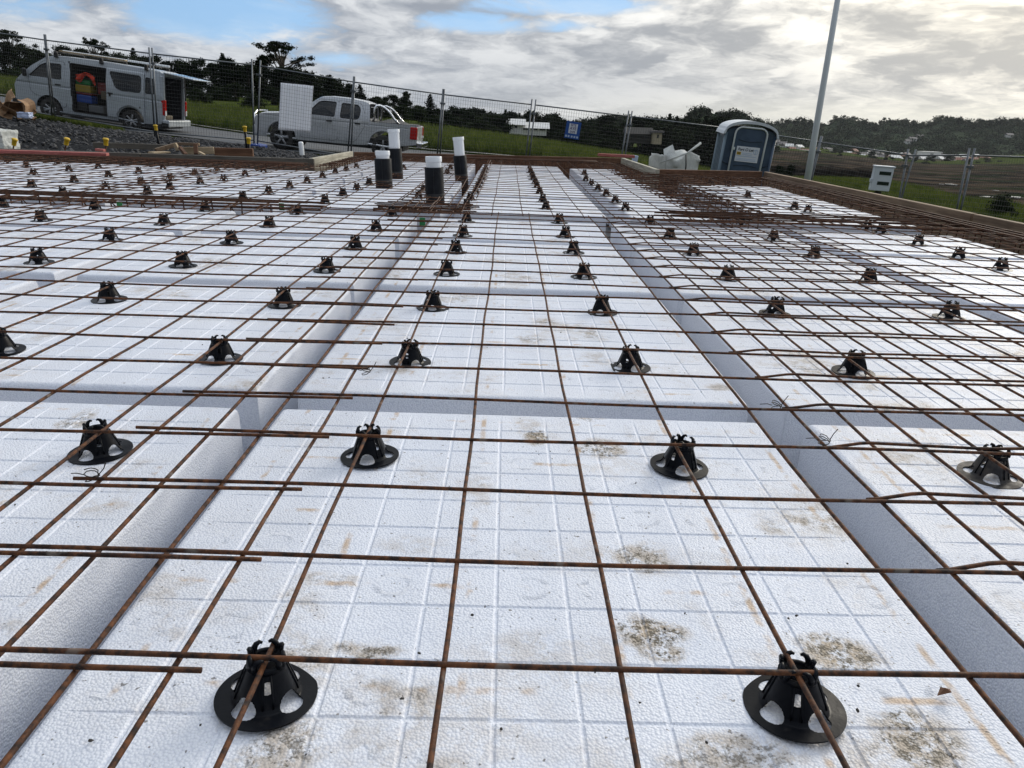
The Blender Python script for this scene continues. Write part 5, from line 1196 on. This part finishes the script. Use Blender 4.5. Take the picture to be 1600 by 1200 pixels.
for k in range(30):
    a = uq.uniform(0, 6.28); rr = uq.uniform(.3, 3.8); z = 8.9-.10*rr*rr*.35+uq.uniform(-1.9, .5)-rr*.38; umb.append((rr*math.cos(a), rr*math.sin(a)*.8, z, uq.uniform(.45, .95), uq.uniform(.5, .9), uq.uniform(.16, .34), 1)); ul.append((uq.uniform(3.0, 5.5), rr*math.cos(a), rr*math.sin(a)*.8, z-.1, .09))
make_kind('umbrella', umb, 4600, .12, 8.2, .22, ul, 'leaf_dark')
make_kind('shrub', rl(9, 4.0, .8, 5.5, 2.4, 8), 3000, .30, 4, .15, [], 'leaf_mid')
for nm, sd in (('far0', 21), ('far1', 22), ('far2', 23)): make_kind(nm, rl(11, 2.8, 1.5, 8.6, 1.6, sd), 1100, .42, 8, .3, [], 'leaf_far')
make_kind('far3', [(0, 0, z, (9.9-z)*.28+.15, (9.9-z)*.28+.15, .8, (9.9-z)+.6) for z in np.linspace(1.0, 9.5, 9)], 320, .5, 9, .25, [], 'leaf_far')
def tree(kind, x, y, zbase, H, wf, label, group, name=None, far=False):
    cme, tme = KIND[kind]; t = thing(name or {'conifer': 'conifer_tree', 'umbrella': 'flat_topped_tree', 'shrub': 'shrub'}.get(kind, 'leafy_tree'), (x, y, zbase), label, 'tree' if kind != 'shrub' else 'shrub', group)
    t.scale = (H/10*wf, H/10*wf, H/10); t.rotation_euler = (0, 0, random.uniform(0, 6.28))
    mesh_obj('crown', 0, 0, 0, t, data=cme)
    if not far: mesh_obj('trunk', 0, 0, 0, t, data=tme)
    return t
def tree_px(kind, px, ytop, Y, wf, label, group, name=None, base=None):
    p = at(px, ytop, Y); zb = g1(p[0], p[1]) if base is None else base; H = max(1.5, (p[2]-zb)/.95); return tree(kind, p[0], Y, zb-.2, H, wf, label, group, name)
GT = 'trees behind the parked van and ute'
rows = [('round0', -60, 60, 62, 1.1), ('umbrella', 8, 28, 66, .9), ('round2', 8, 66, 55, .9), ('round1', 38, 62, 60, .8), ('round0', 72, 72, 58, 1.0), ('round2', 100, 70, 70, 1.1), ('umbrella', 140, 42, 60, .75), ('round0', 150, 78, 64, 1.0), ('round1', 185, 74, 58, 1.0), ('conifer', 207, 74, 62, 1.3), ('round0', 235, 78, 60, 1.0), ('round2', 258, 92, 58, 1.0), ('round1', 282, 84, 60, .9), ('round0', 305, 82, 56, .75), ('round2', 330, 96, 62, 1.0), ('conifer', 347, 82, 60, 1.5), ('round0', 362, 82, 58, .8), ('round1', 385, 90, 60, 1.0), ('umbrella', 437, 44, 60, 1.05), ('round2', 410, 84, 62, 1.1), ('round0', 437, 94, 56, 1.1), ('round1', 470, 98, 60, 1.0), ('conifer', 487, 112, 58, 1.5), ('conifer', 515, 115, 60, 1.7), ('round0', 500, 126, 56, 1.0), ('round2', 548, 128, 60, .9), ('conifer', 562, 130, 62, 1.7), ('round1', 585, 144, 60, 1.2), ('round2', 601, 148, 62, .9), ('umbrella', 633, 130, 66, .42), ('round0', 632, 136, 66, .55), ('round1', 655, 158, 64, 1.2), ('conifer', 672, 146, 70, 1.5), ('round0', 690, 164, 68, 1.2)]
places = ['at the far left behind the van', 'high and sparse above the van bonnet', 'dense behind the van bonnet', 'just left of the fence post by the van cab', 'behind the van windscreen', 'above the van front seats', 'open crowned above the van sliding door', 'behind the front rack bar of the van', 'behind the middle of the van roof', 'pointed above the middle rack bar', 'behind the second fence post', 'above the raised tailgate hinge', 'above the end of the raised tailgate', 'rounded to the right of the tailgate', 'in the dip left of the twin posts', 'pointed and wide behind the twin posts', 'just left of the fourth fence post', 'behind the fourth fence post', 'tall, flat topped and open above the white sheet', 'below the left side of the flat topped tree', 'behind the white sheet', 'right of the flat topped tree', 'pointed right of the white sheet', 'pointed above the ute cab', 'behind the ute windscreen', 'above the ute rear door', 'pointed above the chrome sports bar', 'behind the chrome sports bar', 'above the ute tray', 'small and ragged against the sky above the ute tailgate', 'bushy below the ragged crown', 'behind the ute tail light', 'pointed just left of the fifth fence post', 'right behind the sixth fence post']
for (k, px, yt, Y, wf), pl_ in zip(rows, places): tree_px(k, px, yt, Y, wf*(1 if k == 'umbrella' else 1.25), '%s tree %s' % ({'conifer': 'dark conifer', 'umbrella': 'dark spreading'}.get(k, 'dark leafy' if k != 'round1' else 'dull green leafy'), pl_), GT)
q = random.Random(5)
for i in range(26):
    px = -40+i*29; Y = 46+q.uniform(-3, 4); ytop = np.interp(px, [0, 300, 400, 560, 700], [92, 124, 130, 150, 176])+q.uniform(-6, 10)
    tree_px(q.choice(['shrub', 'round1', 'shrub']), px, ytop, Y, 1.2, 'low dull green bush, %s from the left in the belt along the field edge' % ordn(i), 'bushes along the field edge', 'bush')
q = random.Random(77)
for i in range(30):
    px = -60+i*26; Y = 66+q.uniform(-4, 4); ytop = np.interp(px, [-60, 60, 200, 265, 300, 400, 480, 520, 560, 600, 660, 720], [66, 72, 80, 106, 90, 88, 102, 118, 132, 144, 158, 168])+q.uniform(-5, 14)
    tree_px(q.choice(['round0', 'round1', 'round2']), px, ytop, Y, 1.35, 'broad dark tree, %s from the left in the back row of the belt' % ordn(i), 'back row of the tree belt')
# middle distance
mid = [('round0', 720, 160, 120, 1.3), ('round2', 740, 168, 125, 1.3), ('round1', 757, 172, 120, 1.2), ('round0', 778, 170, 120, 1.2), ('conifer', 790, 172, 130, 1.3), ('round2', 800, 174, 120, 1.2), ('round0', 838, 166, 110, 1.1), ('round0', 815, 172, 120, .9), ('round1', 862, 172, 112, .9), ('round2', 872, 186, 120, 1.5), ('round0', 900, 194, 130, 1.6), ('round1', 930, 196, 140, 1.8), ('round2', 955, 197, 140, 1.8), ('round0', 710, 176, 110, 1.3), ('round1', 750, 182, 105, 1.6), ('round1', 850, 194, 100, 1.5), ('round2', 905, 206, 100, 1.3), ('round1', 945, 210, 110, 1.3), ('round0', 1032, 224, 60, .8), ('round0', 1218, 250, 45, .9), ('round2', 1236, 254, 47, .8), ('round1', 775, 192, 104, 1.3)]
for i, (k, px, yt, Y, wf) in enumerate(mid):
    if 792 < px < 875: Y = 148
    tree_px(k, px, yt, Y, wf, '%s, %s from the left between the ute and the toilet' % ('dark leafy tree beyond the grass' if px < 1000 else 'dark bush in the field', ordn(i)), 'trees beyond the tall grass')
q = random.Random(44)
for i in range(44):
    px = 655+i*11.2; Y = 165+q.uniform(-8, 8); ytop = np.interp(px, [655, 700, 740, 790, 800, 840, 858, 880, 915, 930, 1000, 1140], [166, 172, 170, 172, 179, 169, 174, 189, 190, 184, 182, 186])+q.uniform(-4, 8)
    tree_px(q.choice(['round0', 'round1', 'round2', 'conifer']), px, ytop, Y, 1.2, 'dark tree in the long back row, %s from the left between ute and toilet' % ordn(i), 'back row of trees beyond the tall grass')
# skyline and hillside
prof = [(690, 176), (760, 182), (820, 190), (870, 192), (905, 186), (925, 184), (950, 182), (975, 176), (1000, 182), (1030, 181), (1060, 184), (1085, 166), (1100, 164), (1115, 172), (1135, 172), (1150, 170), (1170, 180), (1205, 188), (1230, 184), (1250, 182), (1290, 190), (1305, 181), (1325, 178), (1345, 184), (1370, 189), (1384, 182), (1410, 184), (1450, 188), (1470, 178), (1495, 180), (1520, 186), (1560, 183), (1600, 184), (1660, 182), (1740, 178)]
q = random.Random(9)
cnt = 0
for i in range(150):
    px = 690+i*7.0+q.uniform(-2, 2); yt = np.interp(px, [p[0] for p in prof], [p[1] for p in prof])+q.uniform(-1.5, 4); Y = 1000+q.uniform(-60, 60)
    if px < 1170: Y = 420+q.uniform(-40, 40)
    p = at(px, yt, Y); H = q.uniform(9, 15)*Y/1000*(1 if Y > 800 else 1.25); tree(q.choice(['far0', 'far1', 'far2', 'far3'] if q.random() < .4 else ['far0', 'far1', 'far2']), p[0], Y, p[2]-H*.97, H, q.uniform(.9, 1.5), 'dark distant tree on the skyline, %s' % ('one of those left of the lamp post' if px < 1270 else 'one of those right of the lamp post'), 'skyline trees left of the lamp post' if px < 1270 else 'skyline trees right of the lamp post', 'skyline_tree', far=True); cnt += 1
# wooded hillside as one mass: ridge body and canopy
def hillside(name, label, pxs, ytop, ybot, Ytop, Ybot, n, sz):
    V = []; Fc = []; m = 14
    for px in pxs:
        for j in range(m+1):
            t = j/m; py = ytop(px)*(1-t)+ybot(px)*t; Y = Ytop*(1-t)**1.0+Ybot*t; V.append(tuple(at(px, py, Y)))
    for i in range(len(pxs)-1):
        for j in range(m): q_ = i*(m+1)+j; Fc.append((q_, q_+m+1, q_+m+2, q_+1))
    o = mesh_obj(name, V, Fc, 'leaf_far', smooth=True); o['kind'] = 'structure'
    px = rng.uniform(pxs[0], pxs[-1], n); t = rng.random(n)**1.2; C = []; S = []
    for a_, b_ in zip(px, t): C.append(at(a_, ytop(a_)*(1-b_)+ybot(a_)*b_-1.5, Ytop*(1-b_)+Ybot*b_)); S.append(sz*random.uniform(.5, 1.5))
    lob = [(c[0], c[1], c[2], s, s, s*.8, s*s) for c, s in zip(C, S)]; V, Fq = leaf_cloud(lob, n*60, sz*.2); w_ = np_mesh(name+'_wood', V, Fq, 'leaf_far'); w_['kind'] = 'stuff'; w_['label'] = label; w_['category'] = 'wood'
pt = lambda px: np.interp(px, [p[0] for p in prof], [p[1] for p in prof])+7
hillside('far_hill', 'dark wooded hillside across the valley right of the lamp post', list(np.linspace(1120, 1800, 60)), pt, lambda px: np.interp(px, [1120, 1300, 1600, 1800], [226, 240, 252, 258]), 1010, 760, 1500, 5.0)
hillside('near_ridge', 'dark wooded ridge behind the blue sign and bulk bag', list(np.linspace(640, 1190, 50)), pt, lambda px: np.interp(px, [640, 1000, 1190], [214, 216, 226]), 430, 300, 1000, 2.6)
q = random.Random(61)
for i in range(46):
    px = q.uniform(1200, 1640); py = np.interp(px, [1200, 1400, 1640], [232, 246, 258])+q.uniform(-2, 9); d = ray(px, py); Y = q.uniform(560, 700); p = at(px, py, Y)
    H = q.uniform(5, 9); tree(q.choice(['far0', 'far1', 'far2']), p[0], Y, p[2]-H*.4, H, q.uniform(1.0, 1.9), 'dark tree among the houses across the valley', 'trees among the houses across the valley', 'valley_tree', far=True)
# ------------------------------------------------------------------ distant buildings
def house(px, py, Y, w_, h_, d_, label, wall='house_white', roof='house_roof', group='houses across the valley', name='house', rz=0, nwin=3, flat=False):
    p = at(px, py, Y); t = thing(name, p, label, 'house', group); t.rotation_euler = (0, 0, rz)
    MB().box((-w_/2, -d_/2, -2 if Y > 200 else -.6), (w_/2, d_/2, h_)).out('wall', wall, t)
    if flat: MB().box((-w_/2-.3, -d_/2-.3, h_+.003), (w_/2+.3, d_/2+.3, h_+.4)).out('roof', roof, t)
    else: MB().extrude([(-d_/2-.5, h_-.1), (d_/2+.5, h_-.1), (0, h_+d_*.28)], -w_/2-.5, w_/2+.5, axis='x').out('roof', roof, t)
    for k in range(nwin): x = -w_/2+w_*(k+.5)/nwin; MB().box((x-w_*.09, -d_/2-.06, h_*.35), (x+w_*.09, -d_/2+.02, h_*.78)).out('window', 'house_glass', t)
    return t
q = random.Random(31)
for i in range(84):
    px = 1215+i*4.8+q.uniform(-3, 3); base = np.interp(px, [1215, 1280, 1400, 1500, 1600], [228, 240, 247, 250, 256]); py = base+q.uniform(-3, 7)
    house(px, py, 745-(py-base)*12, q.uniform(4, 9), q.uniform(1.8, 3.4), 8, 'small pale house across the valley, %s' % ('between the toilet and the meter box' if px < 1375 else 'right of the meter box'), q.choice(['house_white', 'house_white', 'house_cream']), q.choice(['house_roof', 'house_roof', 'house_white', 'house_roof_red']), 'houses across the valley between toilet and meter box' if px < 1375 else 'houses across the valley right of the meter box', rz=q.uniform(-.5, .5), nwin=2)
house(1450, 247, 700, 17, 5.5, 10, 'long white building with dark window band across the valley', nwin=1, flat=True, roof='house_white', name='hall', group=None)
for (px, py, w_) in ((1425, 219, 9), (1436, 215, 8), (1418, 223, 7), (1576, 213, 8), (1290, 236, 7)): house(px, py+1, 1010*(1-((py-pt(px))/(np.interp(px, [1120, 1300, 1600, 1800], [226, 240, 252, 258])-pt(px))))+760*((py-pt(px))/(np.interp(px, [1120, 1300, 1600, 1800], [226, 240, 252, 258])-pt(px)))-6, w_*.9, 2.6, 6, 'pale house %s on the wooded slope' % {1425: 'left of the upper group', 1436: 'at the top of the upper group', 1418: 'lowest of the upper group', 1576: 'alone at the far right', 1290: 'alone near the lamp post'}[px], nwin=2)
house(828, 205, 126, 5.4, .6, 3, 'long low white building among trees behind the double fence post', name='farm_building', nwin=4, roof='house_white', group=None)
house(806, 203, 125, 2.2, .9, 3, 'small white gabled wing left of the long white building', name='farm_building', nwin=1, roof='house_white', group=None)
house(996, 219, 150, 4.6, 1.3, 4, 'dark open fronted shed left of the cream building', roof='shed_wall', wall='shed_wall', name='shed', nwin=3, group=None)
house(1025, 220, 147, 1.6, 1.5, 3, 'cream end building beside the dark shed', wall='house_cream', name='shed', nwin=1, flat=True, group=None)
# loose spoil and pale patches in the earthworks
q = random.Random(3)
for i in range(14):
    px = q.uniform(1260, 1600); py = q.uniform(268, 308)+(px-1260)*.05; p = at(px, py, 200 if py < 285 else 130); zt = g1(p[0], p[1]); d = ray(px, py); tt = (zt-CAM[2])/d[2]; p = CAM+d*tt
    s_ = q.uniform(.5, 1.3); o = sack('spoil_heap', None, '', '', 'concrete', seed=i, sc=(3.0*s_, 2.0*s_, .5*s_), loc=(p[0], p[1], g1(p[0], p[1])), rz=q.uniform(0, 3)); tag(o, 'pale spoil heap in the earthworks %s' % ('left of the meter box' if px < 1370 else 'right of the meter box'), 'heap', 'spoil heaps left of the meter box' if px < 1370 else 'spoil heaps right of the meter box')
tree_px('shrub', 1580, 285, 22, .8, 'dark bush just beyond the fence at the right edge', 'trees beyond the tall grass', 'bush')

# ------------------------------------------------------------------ haze
hz = bpy.data.materials.new('haze'); hz.use_nodes = True; hz.node_tree.nodes.clear()
pv = hz.node_tree.nodes.new('ShaderNodeVolumePrincipled'); pv.inputs['Density'].default_value = .00005; pv.inputs['Color'].default_value = (.80, .85, .92, 1); pv.inputs['Anisotropy'].default_value = .35
ho = hz.node_tree.nodes.new('ShaderNodeOutputMaterial'); hz.node_tree.links.new(pv.outputs[0], ho.inputs['Volume']); MATS['haze'] = hz
hb = MB().box((-7200, -7200, -260), (7200, 7200, 75)).out('haze', 'haze'); hb['kind'] = 'stuff'
